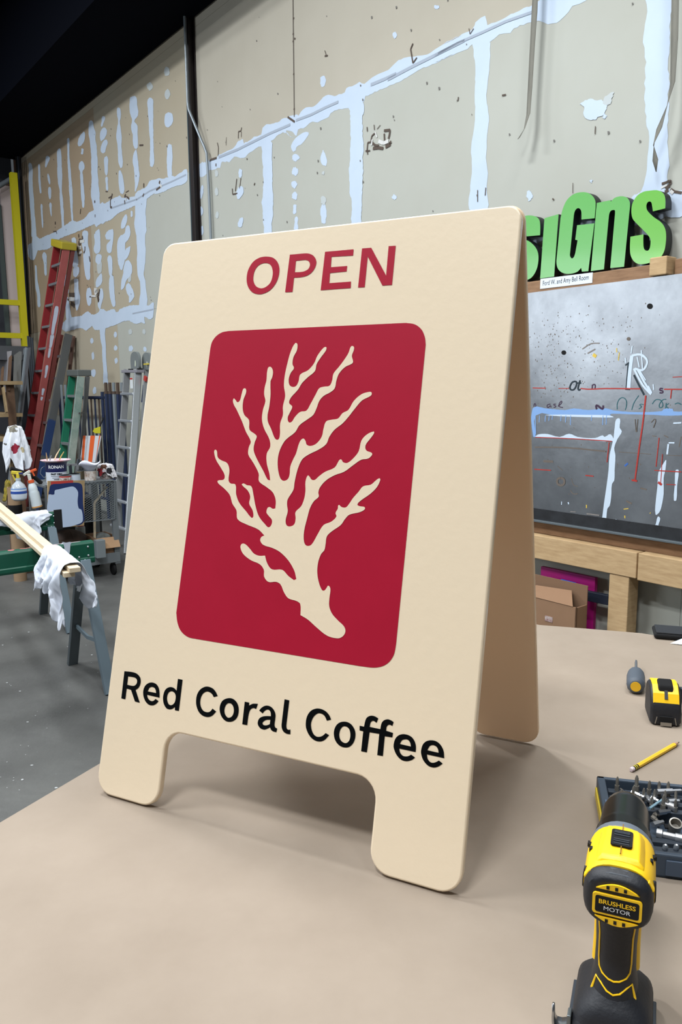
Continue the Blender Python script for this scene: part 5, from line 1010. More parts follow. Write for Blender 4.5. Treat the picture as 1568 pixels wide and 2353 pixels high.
for i, (x, ms, lab) in enumerate(((243, M_rustt, 'rusty topped blue tube, leftmost of the five standing by the folding ladder'), (252, M_rustt, 'second rusty topped blue tube from the left of the five'), (261, M_galv, 'bright silver topped tube in the middle of the five'), (270, M_rustt, 'rusty topped tube right of the silver middle one'), (279, M_galv, 'galvanized topped tube nearest the folding ladder'))):
    p = at(x, 879, n=.27); zt_ = p.z
    o = thing('scaffold_tube', lab, 'tube', (0, 0, 0), M=root_at(V((p.x, p.y, 0))), group='standing scaffold tubes')
    MB().tube([V((p.x, p.y, 0)), V((p.x, p.y, zt_-.10))], .022, 10).build('lower_tube', M_navyt if i != 2 else M_galv, o, smooth=True)
    MB().tube([V((p.x, p.y, zt_-.11)), V((p.x, p.y, zt_))], .0185, 10).build('coupling_pin', ms, o, smooth=True)
    MB().tube([V((p.x, p.y, zt_-.13)), V((p.x, p.y, zt_-.10))], .0245, 10).build('socket_ring', M_rustt, o, smooth=True)
# barricade panel
BQ = frame(at(208, 1032, n=.46), -wd, V((0, 0, 1))-wn*.25); pq = on_plane(BQ); c4 = pq([(191, 1001), (231, 1001), (219, 1063), (184, 1058)], 0)
bp_ = thing('barricade_panel', 'orange and white striped barricade panel standing behind the paint cans', 'barricade', (0, 0, 0), M=root_at(at(205, 1061, n=.45)))
flat('panel', [c4], mat('barricade_white', (204, 208, 214), .5), bp_, BQ, thick=.012)
for a_, b_ in ((.0, .16), (.44, .70), (.93, 1.0)):
    q_ = [c4[0].lerp(c4[1], a_), c4[0].lerp(c4[1], b_), c4[3].lerp(c4[2], min(1, b_+.10)), c4[3].lerp(c4[2], min(1, a_+.10))] ; flat('stripe', [q_], mat('barricade_orange', (222, 96, 44), .5), bp_, BQ @ Matrix.Translation((0, 0, .0008)))
MB().bar(V((at(204, 1060, n=.455)).to_tuple())-V((0, 0, .82)), at(204, 1060, n=.455), .05, .03, side=wd).build('stand', M_alud, bp_)
b = MB(); b.loft([[at(x, y, n=n_) for x, y in ((213, 992), (216, 985), (231, 980), (231, 996), (219, 996))] for n_ in (.40, .44)]); b.build('yellow_wedge', mat('plastic_yellow', (206, 198, 40), .45), bevel=.004); tag(bpy.data.objects['yellow_wedge'], 'yellow plastic wedge hanging above the striped panel', 'lamp')  # yellow plastic piece of unknown use
MB().bar(at(225, 990, n=.42), at(238, 960, n=.24), .012, .012, side=(0, 0, 1)).build('bracket', M_hole, bpy.data.objects['yellow_wedge'])

# far left: grey steel uprights, lumber, guard frame
b = MB(); b.bar(at(25, 1135, n=.98)-V((0, 0, .27)), at(41, 812, n=.66), .24, .03, side=wd); o = b.build('grey_plank', mat('plank_grey', (118, 118, 114), .75, noise=.25, scale=5, c2=(98, 98, 96))); tag(o, 'wide weathered grey plank leaning left of the red ladder', 'plank')
um = thing('slotted_upright', 'grey steel upright with round black holes leaning beside the grey plank', 'upright', (0, 0, 0), M=root_at(at(30, 1100, n=.95)*1.0))
pa, pb_ = at(28, 1060, n=.92), at(59, 800, n=.58); MB().bar(pa+(pa-pb_)*.42, pb_, .085, .03, side=wd).build('channel', mat('upright_grey', (132, 140, 146), .5, .3), um, bevel=.003)
MB().bar(pa+(pa-pb_)*.42-wd*.09-wn*.02, pb_-wd*.09-wn*.02, .07, .02, side=wd).build('channel', mat('upright_dark', (92, 92, 96), .6, .2), um)
for (x, y) in ((54, 828), (49, 877), (43, 926), (37, 975), (30, 1026)):
    c = at_py(pa, pb_, y); M = frame(c+wn*.0165, -wd, (0, 0, 1)); flat('hole', [[V((.014*math.cos(i*.7854), .014*math.sin(i*.7854))) for i in range(8)]], M_hole, um, M)
for i in range(3):
    p = at(64+i*5, 772+i*2, n=.34); o = MB().tube([p-V((0, 0, 2.2 if i else 2.2)), p], .014, 6).build('steel_rod', mat('rod_dark', (66, 72, 80), .5, .4), smooth=True); p0_ = p; tag(o, ['leftmost of three dark steel rods standing in the corner', 'middle one of three dark steel rods standing in the corner', 'rightmost of three dark steel rods standing in the corner'][i], 'rod', 'steel rods in the corner')
def lumber(a, b_, w_, d_, name, lab, m_, side=wd):
    o = MB().bar(a, b_, w_, d_, side=side).build(name, m_, bevel=.002); tag(o, lab, 'lumber'); return o
M_brown = mat('lumber_brown', (112, 84, 62), .8, noise=.25, scale=8, c2=(84, 62, 48)); M_tan = mat('lumber_tan', (168, 144, 106), .8, noise=.25, scale=8, c2=(140, 118, 86))
rack = thing('lumber_rack', 'rough timber rack holding offcuts at the far left edge', 'rack', (0, 0, 0), M=root_at(W(2.72, .95, 0)))
for (y, n_) in ((884, .95), (952, .95), (1003, .95), (1138, 1.05), (1158, 1.1)):
    p, q_ = at(-30, y-2, n=n_), at(24, y, n=n_); q_.z = p.z; MB().bar(p, q_, .045, .30, side=(0, 0, 1)).build('shelf', M_tan if y < 1100 else mat('shelf_grey', (120, 114, 104), .8), rack)
for x in (-28, 22): p = at(x, 880, n=.93); MB().bar(V((p.x, p.y, 0)), p, .05, .09, side=wd).build('upright', M_brown, rack)
lumber(at(3, 905, n=1.02), at(6, 845, n=.90), .055, .02, 'offcut_board', 'short brown offcut standing on the rack, left one', M_brown); lumber(at(19, 900, n=.96), at(24, 820, n=.84), .075, .02, 'offcut_board', 'taller brown offcut standing on the rack beside the grey plank', M_brown)
lumber(at(15, 948, n=1.06), at(7, 890, n=1.06), .075, .02, 'offcut_board', 'pale slanted offcut below the brown ones on the rack', M_tan)
b = MB(); b.loft([[at(x, y, n=n_) for x, y in ((-12, 812), (27, 806), (20, 900), (-12, 905))] for n_ in (.50, .52)]); b.build('plaster_sheet', mat('panel_white', (176, 172, 176), .8)); tag(bpy.data.objects['plaster_sheet'], 'white sheet standing behind the brown offcuts at the left edge', 'sheet')
# yellow guard frame on a ledge of the end wall, with the things behind it
SL = 3.9
def gp(px, py, s=SL): return at(px, py, s=s)
gf = thing('guard_frame', 'yellow steel guard frame with two cross bars at the room corner', 'guard rail', (0, 0, 0), M=root_at(gp(58, 792)))
pt_, pb2 = gp(32, 398), gp(58, 796); MB().bar(V((pb2.x, pb2.y, pb2.z-.0)), V((pb2.x, pb2.y, pt_.z)), .09, .09, side=wd).build('post', M_gsafety, gf)
for y0, y1 in ((690, 691), (768, 769)):
    a_, b2 = gp(-60, y0), gp(50, y1); b2.z = a_.z; MB().bar(a_, b2, .075, .05, side=(0, 0, 1)).build('cross_bar', M_gsafety, gf)
b = MB(); a_, b2 = gp(-80, 800), gp(56, 800); b2.z = a_.z = a_.z-.06; b.bar(a_, b2, .20, .30, side=(0, 0, 1)); o = b.build('trim_9', mat('ledge_grey', (80, 82, 86), .8)); o['kind'] = 'structure'
b = MB(); a_, b2 = at(-60, 818, s=4.1), at(52, 812, s=4.1); b.bar(a_, b2, .16, .1, side=(0, 0, 1)); o = b.build('trim_10', mat('ledge_white', (176, 174, 182), .8)); o['kind'] = 'structure'
M_pipe = mat('duct_white', (206, 190, 186), .5)
def vpost(x, s, y0, y1, w_, d_, m_, name, lab, cat):
    p, q_ = at(x, y0, s=s), at(x, y1, s=s); zt_ = p.z; q_ = at(x+ (y1-y0)*0, y1, s=s); o = MB().bar(V((p.x, p.y, q_.z)), V((p.x, p.y, zt_)), w_, d_, side=wd).build(name, m_); tag(o, lab, cat); return o
vpost(10, 4.35, 428, 800, .10, .15, M_pipe, 'white_duct', 'tall white boxed duct behind the yellow guard frame', 'duct')
vpost(24, 4.5, 425, 790, .08, .10, mat('stud_brown', (86, 62, 52), .8), 'brown_stud', 'brown timber stud between white duct and yellow post', 'stud')
vpost(-4, 4.3, 470, 800, .05, .06, mat('post_greygreen', (70, 80, 78), .7), 'grey_post', 'dark grey green post at the left picture edge behind the yellow bars', 'post')
b = MB(); b.tube([at(-40, 450, s=4.2), at(24, 412, s=4.2)], .035, 10); o = b.build('steel_pipe', M_galv, smooth=True); tag(o, 'shiny steel pipe sloping behind the top of the yellow post', 'pipe')
for i, (dx, s_) in enumerate(((0, 3.95), (4, 3.97), (8, 4.0))):
    b = MB(); b.tube([at(x+dx, y, n=.09+.0*i) for x, y in ((38, 360), (42, 430), (47, 520), (54, 620), (58, 700), (61, 768))], .017, 6); o = b.build('cable', M_hole if i != 1 else mat('cable_navy', (26, 32, 48), .5), smooth=True)
    tag(o, ['black cable in the corner nearest the yellow post', 'navy cable in the corner between two black cables', 'black cable in the corner nearest the drywall'][i], 'cable', 'corner cables')
# conduit stub hanging near green ladder etc. is left out

# ------------------------------------------------------------------ utility cart and what stands on it
CS, CN0, CN1, CTOP = -1.90, 1.25, 1.835, .815
def cbox(s0, s1, n0, n1, z0, z1): b = MB(WALLM); b.box((-(s0+s1)/2, -(n0+n1)/2, (z0+z1)/2), (abs(s1-s0), abs(n1-n0), abs(z1-z0))); return b
WR = WALLM.to_3x3().to_4x4()
cart = thing('utility_cart', 'grey steel utility cart with two shelves and casters behind the green sawhorse', 'cart', (0, 0, 0), M=Matrix.Translation(W(-1.66, 1.54, 0)) @ WR)
cbox(CS, -1.42, CN0, CN1, CTOP-.022, CTOP).build('top_shelf', M_sgrey, cart, bevel=.004)
cbox(CS, -1.42, CN0, CN1, .165, .20).build('bottom_shelf', M_sgrey, cart, bevel=.004)
cbox(CS+.004, CS-.004, CN0, CN1, .115, .20).build('shelf_skirt', M_sgrey, cart, bevel=.002)
for s_ in (CS+.02, -1.44):
    for n_ in (CN0+.02, CN1-.025): cbox(s_-.02, s_+.02, n_-.024, n_+.024, .10, CTOP).build('post', M_sgrey if n_ < 1.5 else mat('post_grey', (98, 104, 108), .5, .2), cart, bevel=.003)
cbox(CS-.075, CS-.01, 1.40, 1.475, .185, .335).build('corner_bracket', mat('bracket_grey', (126, 134, 138), .5, .2), cart, bevel=.003)
for s_ in (CS+.05, -1.47):
    for n_ in (CN0+.045, CN1-.045):
        ca = cbox(s_-.02, s_+.02, n_-.014, n_+.014, .07, .118).build('caster', mat('caster_dark', (44, 46, 48), .6), cart, bevel=.002)
        c = W(s_, n_, .05); MB().lathe([(.03, -.018), (.05, -.012), (.05, .012), (.03, .018)], 16, Matrix.Translation(c) @ WR @ Matrix.Rotation(R(90), 4, 'X')).build('wheel', M_hole, ca, smooth=True)
hb = MB(); hb.tube([at(24, 1077, s=-1.74), at(76, 1093, s=-1.74), W(-1.74, CN1-.02, CTOP+.005)], .018, 10); hb.build('handle', M_hole, cart, smooth=True)
# expanded metal basket panel on the cart face: a lattice nobody could count
CPM = frame(W(CS-.006, 0, 0), -wn, (0, 0, 1)); CPL = on_plane(CPM); c4 = CPL([(193, 1107), (263, 1104), (263, 1192), (190, 1200)], 0)
me_ = MB(CPM); x0, x1, y0, y1 = c4[3].x, c4[1].x, c4[3].y, c4[0].y
for sg in (1, -1):
    k = -1.2
    while k < 1.2:
        pts = []
        for xx in (x0, x1):
            yy = y0 + (k + sg*(xx-x0)/(x1-x0)*.55*((x1-x0)/.3))*(y1-y0) if False else y0 + k*(y1-y0) + sg*(xx-x0)*.62
            pts.append((xx, yy))
        (xa, ya), (xb, yb) = pts
        def clip(xa, ya, xb, yb):
            t0, t1 = 0.0, 1.0
            for p_, q_ in ((ya-yb, ya-y0), (yb-ya, y1-ya)):
                if abs(p_) < 1e-9: continue
                r_ = q_/p_
                if p_ < 0: t0 = max(t0, r_)
                else: t1 = min(t1, r_)
            return (xa+(xb-xa)*t0, ya+(yb-ya)*t0, xa+(xb-xa)*t1, ya+(yb-ya)*t1) if t0 < t1 else None
        c = clip(xa, ya, xb, yb)
        if c: me_.bar(V((c[0], c[1], 0)), V((c[2], c[3], 0)), .0034, .002, side=(0, 0, 1))
        k += .058
o = me_.build('wire_mesh', M_galv, cart); o['kind'] = 'stuff'
for a_, b2 in ((0, 1), (1, 2), (2, 3), (3, 0)):
    MB(CPM).bar(V((c4[a_].x, c4[a_].y, 0)), V((c4[b2].x, c4[b2].y, 0)), .008, .008, side=(0, 0, 1)).build('mesh_edge', M_sgrey, cart)
# painted test board hanging on the cart
TBM = frame(W(CS-.03, 0, 0), -wn, (0, 0, 1)); TBL = on_plane(TBM); TC = crop(80, 1030, 7.84)
tb = thing('test_board', 'board painted navy and pale blue grey hanging on the cart face', 'board', (0, 0, 0), M=Matrix.Translation(at(150, 1212, s=CS-.03)) @ WR)
flat('panel', [TBL(TC([(235, 590), (900, 580), (890, 1390), (380, 1440), (240, 1440)]), 0)], M_tan, tb, TBM, thick=.014)
for nm, col_, pts, dz in (('red_edge', PAINT['red'], [(290, 600, 1), (690, 575, 1), (690, 620, 1), (290, 660, 1)], .0008), ('navy_paint', mat('panel_navy', (22, 42, 92), .5), [(290, 660), (450, 640), (700, 620), (830, 640), (860, 720), (870, 1000), (890, 1200), (880, 1330), (760, 1390), (600, 1300), (300, 830), (250, 830), (260, 760)], .0012),
                       ('pale_paint', mat('panel_pale_blue', (176, 192, 216), .7), [(245, 840), (345, 835), (360, 760), (430, 740), (600, 700), (690, 690), (745, 730), (780, 800), (770, 950), (790, 1080), (840, 1110), (865, 1250), (850, 1330), (740, 1380), (640, 1410), (390, 1435), (245, 1440)], .0018)):
    flat(nm, [TBL(TC(pts), 3)], col_, tb, TBM @ Matrix.Translation((0, 0, dz)))
def upright(px, py, s_, z0): p = at(px, py, s=s_); return V((p.x, p.y, z0))
FC = Matrix.Identity(4)
def lath(name, prof, M, m_, parent=None, n=20): return MB(M).lathe(prof, n).build(name, m_, parent, smooth=True, M=None if parent else M)
# big paint can
cp = upright(130, 1090, -1.70, CTOP); face = math.atan2(CAM.y-cp.y, CAM.x-cp.x)+math.pi/2
CM = Matrix.Translation(cp) @ Matrix.Rotation(face, 4, 'Z')
can = thing('paint_can', 'large white and navy paint can with a splattered lid plate on the cart', 'can', (0, 0, 0), M=CM)
r_ = .083
lath('body', [(r_-.002, 0), (r_, .003), (r_, .092)], CM, mat('can_white', (206, 212, 222), .4), can, 28); lath('navy_band', [(r_+.0006, .090), (r_+.0006, .168), (r_-.004, .172)], CM, mat('can_navy', (20, 26, 78), .4), can, 28)
rim_ = MB(CM); rim_.lathe([(.06, .174), (.10, .172), (.120, .185), (.118, .188), (.10, .178), (.06, .178)], 28); rim_.build('lid_plate', mat('lid_splattered', (228, 222, 228), .5, noise=.12, scale=22, c2=(222, 150, 162)), can, smooth=True)
def bent(s_, size, m_, z, sx=1.0, bold=.001):
    o = text(s_, size, m_, can, CM @ Matrix.Translation((0, 0, z)), sx=sx, bold=bold)
    for v in o.data.vertices:
        x, y = v.co.x, v.co.y; a = x/(r_+.0015); v.co = ((r_+.0015)*math.sin(a), -(r_+.0015)*math.cos(a), y)
bent('RONAN', .036, mat('white_print', (232, 234, 238), .5), .132, 1.0); bent('FAST DRY', .018, M_black, .074, 1.15)
for w_, z_ in ((.09, .055), (.07, .040), (.045, .027)):
    b = MB(CM); a0_ = -w_/2/r_; b.grid([[V(((r_+.001)*math.sin(a0_+i/6*w_/r_), -(r_+.001)*math.cos(a0_+i/6*w_/r_), z_+dz)) for i in range(7)] for dz in (0, .005)]); b.build('print_line', mat('print_grey', (130, 136, 150), .6) if z_ > .03 else M_black, can)
b = MB(CM); b.tube([V((-r_, 0, .14)), V((-.115, -.02, .12)), V((-.125, -.02, .08)), V((-.10, -.02, .045)), V((-r_, -.02, .05))], .0025, 6); b.build('wire_handle', M_galv, can, smooth=True)
for i, (x0, y0, x1, y1, m_) in enumerate(((109, 1060, 106, 1040, M_tan), (113, 1060, 118, 1046, M_galv), (121, 1060, 139, 1030, mat('handle_pale', (214, 196, 156), .6)), (133, 1060, 147, 1038, mat('handle_ochre', (186, 158, 92), .6)))):
    a_, b2 = at(x0, y0, s=-1.66), at(x1, y1, s=-1.66); a_.z -= .0
    lab = ['thin brush handle leaning left behind the big paint can lid', 'short grey brush handle behind the big paint can lid', 'longest pale brush handle rising behind the big paint can', 'ochre brush handle right of the longest pale one'][i]
    o = MB().tube([a_-V((0, 0, .02)), a_.lerp(b2, .5), b2], [.004, .0055, .003], 6).build('paint_brush', m_, smooth=True); tag(o, lab, 'brush')
def simplecan(px, py, s_, r, h, name, lab, m_, band=None):
    p = upright(px, py, s_, CTOP); M = Matrix.Translation(p); o = thing(name, lab, 'can', (0, 0, 0), M=M)
    lath('body', [(r*.97, 0), (r, .003), (r, h-.004), (r*.95, h)], M, m_, o, 16); lath('rim', [(r*1.03, h-.006), (r*1.03, h)], M, M_galv, o, 16)
    if band: lath('band', [(r*1.01, h*.75), (r*1.01, h*.95)], M, band, o, 16)
    return o
simplecan(150, 1098, -1.84, .046, .070, 'tin_can', 'small dark can with paint drips in front of the big paint can', mat('can_drips', (112, 94, 84), .6, noise=.12, scale=40, c2=(222, 216, 214)), PAINT['red'])
simplecan(171, 1096, -1.82, .048, .074, 'tin_can', 'small pale blue grey can right of the dripping can', mat('can_pale', (184, 194, 208), .5))
simplecan(186, 1095, -1.60, .034, .075, 'tin_can', 'olive brown can between the pale can and the paper cone', mat('can_olive', (112, 100, 76), .6))
p = upright(208, 1098, -1.76, CTOP); M = Matrix.Translation(p)
jar = thing('jar', 'jar with paint smears under a white paper strainer cone', 'jar', (0, 0, 0), M=M); lath('body', [(.045, 0), (.048, .004), (.048, .075), (.040, .082)], M, mat('jar_smeared', (150, 122, 100), .4, noise=.1, scale=28, c2=(206, 200, 196)), jar, 16); lath('rim', [(.042, .08), (.042, .088)], M, M_galv, jar, 16)
b = MB(M); L = []
for k, (r0_, z) in enumerate(((.020, .065), (.040, .095), (.070, .130), (.085, .150))):
    L.append([V((r0_*math.cos(a)*1.05, r0_*math.sin(a)*1.05, z+(.014*math.sin(3*a+.6) if k == 3 else 0)+(.005*math.sin(3*a+.6) if k == 2 else 0))) for a in [2*math.pi*i/24 for i in range(25)]])
b.grid(L); o = b.build('paper_strainer', mat('strainer_white', (206, 208, 224), .8), smooth=True); md = o.modifiers.new('t', 'SOLIDIFY'); md.thickness = .0015; tag(o, 'white wavy paper strainer cone sitting in the jar on the cart', 'strainer')
cl_ = thing('spring_clamp', 'grey metal clamp lying behind the pale can on the cart', 'clamp', (0, 0, 0), M=Matrix.Translation(upright(168, 1080, -1.55, CTOP)))
a_, b2 = at(154, 1068, s=-1.55), at(184, 1068, s=-1.55); MB().bar(a_, b2, .02, .02, side=(0, 0, 1)).build('jaw', M_alud, cl_); MB().bar(a_.lerp(b2, .25), V((a_.lerp(b2, .25).x, a_.lerp(b2, .25).y, CTOP)), .02, .02, side=wd).build('jaw', M_blk2, cl_); MB().bar(b2.lerp(a_, .25), V((b2.lerp(a_, .25).x, b2.lerp(a_, .25).y, CTOP)), .025, .02, side=wd).build('jaw', M_alud, cl_); MB().tube([b2.lerp(a_, .2), b2.lerp(a_, .1)+V((0, 0, .05))], .012, 8).build('screw', M_blk2, cl_)

# ------------------------------------------------------------------ cloths
def fold_noise(u, v, seed):
    return math.sin(u*3.1+seed)*.5+math.sin(u*7.3+v*2+seed*2.1)*.3+math.sin(u*13.7-v*3+seed*.7)*.2
def drape(name, A, B, hw, dropL, dropR, m_, seed=1, nt=40, nc=30, amp=.05, top=.004, jag=.12, crease=.004, flat_at=None):
    """cloth laid over a straight bar from A to B, hanging on both sides with folds and ragged hems"""
    A = V(A); B = V(B); t_ = (B-A).normalized(); q_ = t_.cross(V((0, 0, 1))).normalized(); L = (B-A).length; rows = []
    rnd = random.Random(seed); hem = [1+rnd.uniform(-jag, jag) for _ in range(nt+1)]
    for i in range(nt+1):
        f = i/nt; dl, dr = dropL(f)*hem[i], dropR(f)*hem[(i*7) % (nt+1)]; row = []; c = A.lerp(B, f)
        for j in range(nc+1):
            h = nc//2
            if abs(j-h) <= 4: u = hw*(j-h)/4
            elif j < h: u = -hw-dl*(h-4-j)/(h-4)
            else: u = hw+dr*(j-h-4)/(nc-h-4)
            cr_ = crease*(fold_noise(f*17+u*22, u*30, seed+5)+fold_noise(f*29-u*35, f*12, seed+8))
            if abs(u) <= hw:
                pos = c+q_*u+V((0, 0, top+.006*(1-(u/hw)**2)+abs(cr_)))
                if flat_at and abs(f-flat_at[0]) < flat_at[1]: pos = c+q_*u+V((0, 0, .0014))
            else:
                sd = 1 if u > 0 else -1; d_ = abs(u)-hw; gr = min(1, d_/.10)
                out = .007+amp*gr*(.5+.5*math.sin(f*L*52+sd*1.3+2.2*math.sin(d_*9+seed)))+abs(cr_)
                pos = c+q_*(sd*(hw+out)) + V((0, 0, top-d_)) + t_*(gr*.030*math.sin(f*L*38+d_*14+sd)+cr_*1.5)
            row.append(pos)
        rows.append(row)
    b = MB(); b.grid(rows); o = b.build(name, m_, smooth=True); md = o.modifiers.new('sub', 'SUBSURF'); md.levels = 1; md.render_levels = 2; md = o.modifiers.new('t', 'SOLIDIFY'); md.thickness = .0025
    return o
def over_post(name, top, r0, length, m_, seed=2, na=56, nr=22, flare=.35, tilt=(0, 0)):
    rnd = random.Random(seed); hem = [1+rnd.uniform(-.35, .35) for _ in range(na)]; hem = [(hem[i-1]+2*hem[i]+hem[(i+1) % na])/4 for i in range(na)]; rows = []
    for j in range(nr+1):
        row = []
        for i in range(na+1):
            a = 2*math.pi*i/na; Lh = length(a)*hem[i % na]; d_ = Lh*j/nr
            if d_ < r0: rr_, z = d_, .012*(1-d_/r0)
            else: e = d_-r0; rr_ = r0+e*flare*(.55+.55*fold_noise(2*math.cos(a)*1.6+1.1*math.sin(3*a), e*6, seed))*max(.15, 1-e*1.4); z = -e*.96
            crz = .012*abs(fold_noise(a*5+d_*30, d_*42, seed+4))+.006*abs(fold_noise(a*11-d_*50, a*4, seed+9))
            row.append(V(top)+V(((rr_+crz)*math.cos(a)+tilt[0]*d_, (rr_+crz)*math.sin(a)+tilt[1]*d_, z+.006*fold_noise(a*3, d_*20, seed)+crz)))
        rows.append(row)
    b = MB(); b.grid(rows); o = b.build(name, m_, smooth=True); md = o.modifiers.new('sub', 'SUBSURF'); md.levels = 1; md.render_levels = 1; md = o.modifiers.new('t', 'SOLIDIFY'); md.thickness = .003
    return o
M_cloth = mat('cotton_white', (214, 220, 232), .9, bump=.12, bscale=30)
# messy rag on a can, right end of the cart
p = upright(244, 1096, -1.72, CTOP); rc = simplecan(244, 1096, -1.72, .05, .10, 'tin_can', 'can with dripping paint hidden under the red stained rag', mat('can_striped', (176, 170, 166), .5, noise=.1, scale=50, c2=(90, 70, 66)))
o = over_post('paint_rag', p+V((0, 0, .112)), .054, lambda a: .115+.05*math.sin(a+2), mat('rag_red_black', (206, 204, 208), .9, spots=[(tuple(p+V((-.03, -.06, .06))), .045, (136, 34, 40)), (tuple(p+V((.05, -.05, .07))), .03, (30, 28, 32)), (tuple(p+V((.0, -.06, .11))), .03, (90, 60, 44))]), seed=5, flare=.5); tag(o, 'rag with dark red stains bunched over the can at the right end of the cart', 'rag')
# items on the bottom shelf
M = Matrix.Translation(W(-1.80, 1.38, .2)) @ WR
cb = thing('cardboard_box', 'low cardboard box on the bottom shelf of the cart', 'box', (0, 0, 0), M=M)
a_, b2 = snz(at(222, 1255, s=-1.88)), snz(at(272, 1255, s=-1.88)); n0_, n1_ = a_[1], b2[1]
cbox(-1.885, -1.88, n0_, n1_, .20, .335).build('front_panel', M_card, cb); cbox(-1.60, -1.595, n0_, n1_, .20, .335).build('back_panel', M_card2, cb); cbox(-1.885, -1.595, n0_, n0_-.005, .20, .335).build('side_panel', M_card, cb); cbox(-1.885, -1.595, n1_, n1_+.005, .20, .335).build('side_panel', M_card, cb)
b = MB(WALLM); b.add([(1.885, -n0_, .335), (1.885, -n1_, .335), (1.93, -n1_, .25), (1.93, -n0_, .25)], [(0, 1, 2, 3)]); b.build('top_flap', mat('cardboard_light', (168, 134, 102), .85), cb)
def lump(name, lab, cat, c, r, m_, seed, sq=(1, 1, 1)):
    b = MB(); rnd = random.Random(seed); L = []; c = V(c)
    for i in range(9):
        th = math.pi*i/8; L.append([c+WR.to_3x3() @ V((r*math.sin(th)*math.cos(a)*sq[0]*(1+.18*fold_noise(a*1.0, th*2, seed)*math.sin(th)), r*math.sin(th)*math.sin(a)*sq[1], r*math.cos(th)*sq[2]*(1+.1*fold_noise(th*3, 1, seed)))) for a in [2*math.pi*k/16 for k in range(17)]])
    b.grid(L); o = b.build(name, m_, smooth=True); md = o.modifiers.new('sub', 'SUBSURF'); md.levels = 1; md.render_levels = 1; tag(o, lab, cat); return o
lump('work_bag', 'slumped dark brown work bag on the bottom cart shelf', 'bag', W(-1.66, 1.60, .30), .11, mat('bag_brown', (70, 50, 38), .8, noise=.2, scale=9, c2=(48, 34, 28)), 3, (1.2, 1.5, .95))
lump('plastic_bag', 'crumpled clear grey plastic bag in the low cardboard box', 'bag', W(-1.74, 1.34, .30), .07, mat('bag_plastic', (130, 136, 136), .4, noise=.2, scale=20, c2=(90, 92, 88)), 8, (1.3, 1.2, .8))
o = MB(WALLM).lathe([(.024, 0), (.024, .04), (.02, .045)], 14, Matrix.Translation((1.72, -1.44, .40))).build('jar_cap', mat('cap_red', (150, 26, 40), .4), smooth=True); o_ = o
bpy.data.objects.remove(o_)
jr = thing('jar', 'tall jar with a red cap on the bottom cart shelf', 'jar', (0, 0, 0), M=Matrix.Translation(W(-1.55, 1.455, .2)))
lath('body', [(.04, 0), (.042, .005), (.042, .19), (.03, .205)], Matrix.Translation(W(-1.55, 1.455, .2)), mat('jar_grey', (128, 130, 130), .3), jr, 16); lath('cap', [(.034, .20), (.034, .238), (.03, .242)], Matrix.Translation(W(-1.55, 1.455, .2)), mat('cap_red', (150, 26, 40), .4), jr, 16)
# spray bottles hooked on the cart handle
p = at(45, 1150, s=-1.84); M = Matrix.Translation(p) @ Matrix.Rotation(face, 4, 'Z')
s1 = thing('spray_bottle', 'round clear spray bottle with yellow trigger hooked on the cart handle', 'bottle', (0, 0, 0), M=M)
M_clear = mat('clear_plastic', (176, 184, 194), .2)
lath('body', [(.036, 0), (.054, .012), (.060, .05), (.058, .095), (.046, .125), (.020, .150), (.016, .165)], M, M_clear, s1, 22)
for nm, z0, z1, m_ in (('label', .018, .10, mat('label_white2', (206, 214, 226), .5)), ('label_band', .058, .078, mat('label_blue2', (34, 70, 150), .5)), ('label_top', .092, .10, mat('label_lightblue', (112, 150, 206), .5))):
    b = MB(M); f_ = lambda z: .054+(.060-.054)*(z-.012)/.038 if z < .05 else (.060-.002*(z-.05)/.045)
    b.grid([[V(((f_(z)+.001+(.0008 if nm != 'label' else 0))*math.cos(a), (f_(z)+.001+(.0008 if nm != 'label' else 0))*math.sin(a), z)) for a in [R(-170+160*i/12) for i in range(13)]] for z in [z0+(z1-z0)*k/3 for k in range(4)]]); b.build(nm, m_, s1, smooth=True)
lath('collar', [(.020, .160), (.020, .178)], M, M_clear, s1, 14)
b = MB(M); b.loft([[V((x, y, z)) for x, y, z in ((-.012*k1, yy-.0, .178), (.012*k1, yy, .178), (.010*k1, yy, .215+k2), (-.010*k1, yy, .215+k2))] for yy, k1, k2 in ((-.015, 1, 0), (.02, 1.2, .005))]); b.bar(V((-.045, 0, .226)), V((.03, 0, .214)), .024, .024, side=(0, 1, 0)); b.build('trigger_head', mat('trigger_yellow', (214, 194, 60), .45), s1, bevel=.003)
MB(M).bar(V((-.040, 0, .215)), V((-.020, -.0, .160)), .012, .010, side=(0, 1, 0)).build('trigger', mat('trigger_yellow', (214, 194, 60), .45), s1, bevel=.002)
MB(M).box((.022, -.0, .215), (.03, .026, .016)).build('nozzle_band', mat('band_navy', (44, 50, 110), .5), s1)
p = at(86, 1166, s=-1.86); M = Matrix.Translation(p) @ Matrix.Rotation(face, 4, 'Z') @ Matrix.Rotation(R(-9), 4, 'Y')
s2 = thing('spray_bottle', 'tall white spray bottle with orange trigger tilted beside the cart post', 'bottle', (0, 0, 0), M=M)
lath('body', [(.036, 0), (.040, .004), (.041, .12), (.034, .135), (.036, .145), (.032, .175), (.020, .20), (.019, .21)], M, mat('bottle_white', (206, 216, 220), .4), s2, 20)
lath('foot_band', [(.0408, .003), (.0412, .014)], M, mat('band_orange', (206, 150, 84), .5), s2, 20); lath('collar', [(.024, .203), (.024, .226)], M, mat('trigger_orange', (222, 92, 46), .45), s2, 14)
b = MB(M); b.bar(V((-.004, 0, .222)), V((-.004, 0, .275)), .03, .026, side=(0, 1, 0)); b.bar(V((-.045, 0, .272)), V((.012, 0, .296)), .024, .022, side=(0, 1, 0)); b.build('spray_head', mat('head_white', (206, 208, 200), .4), s2, bevel=.004)
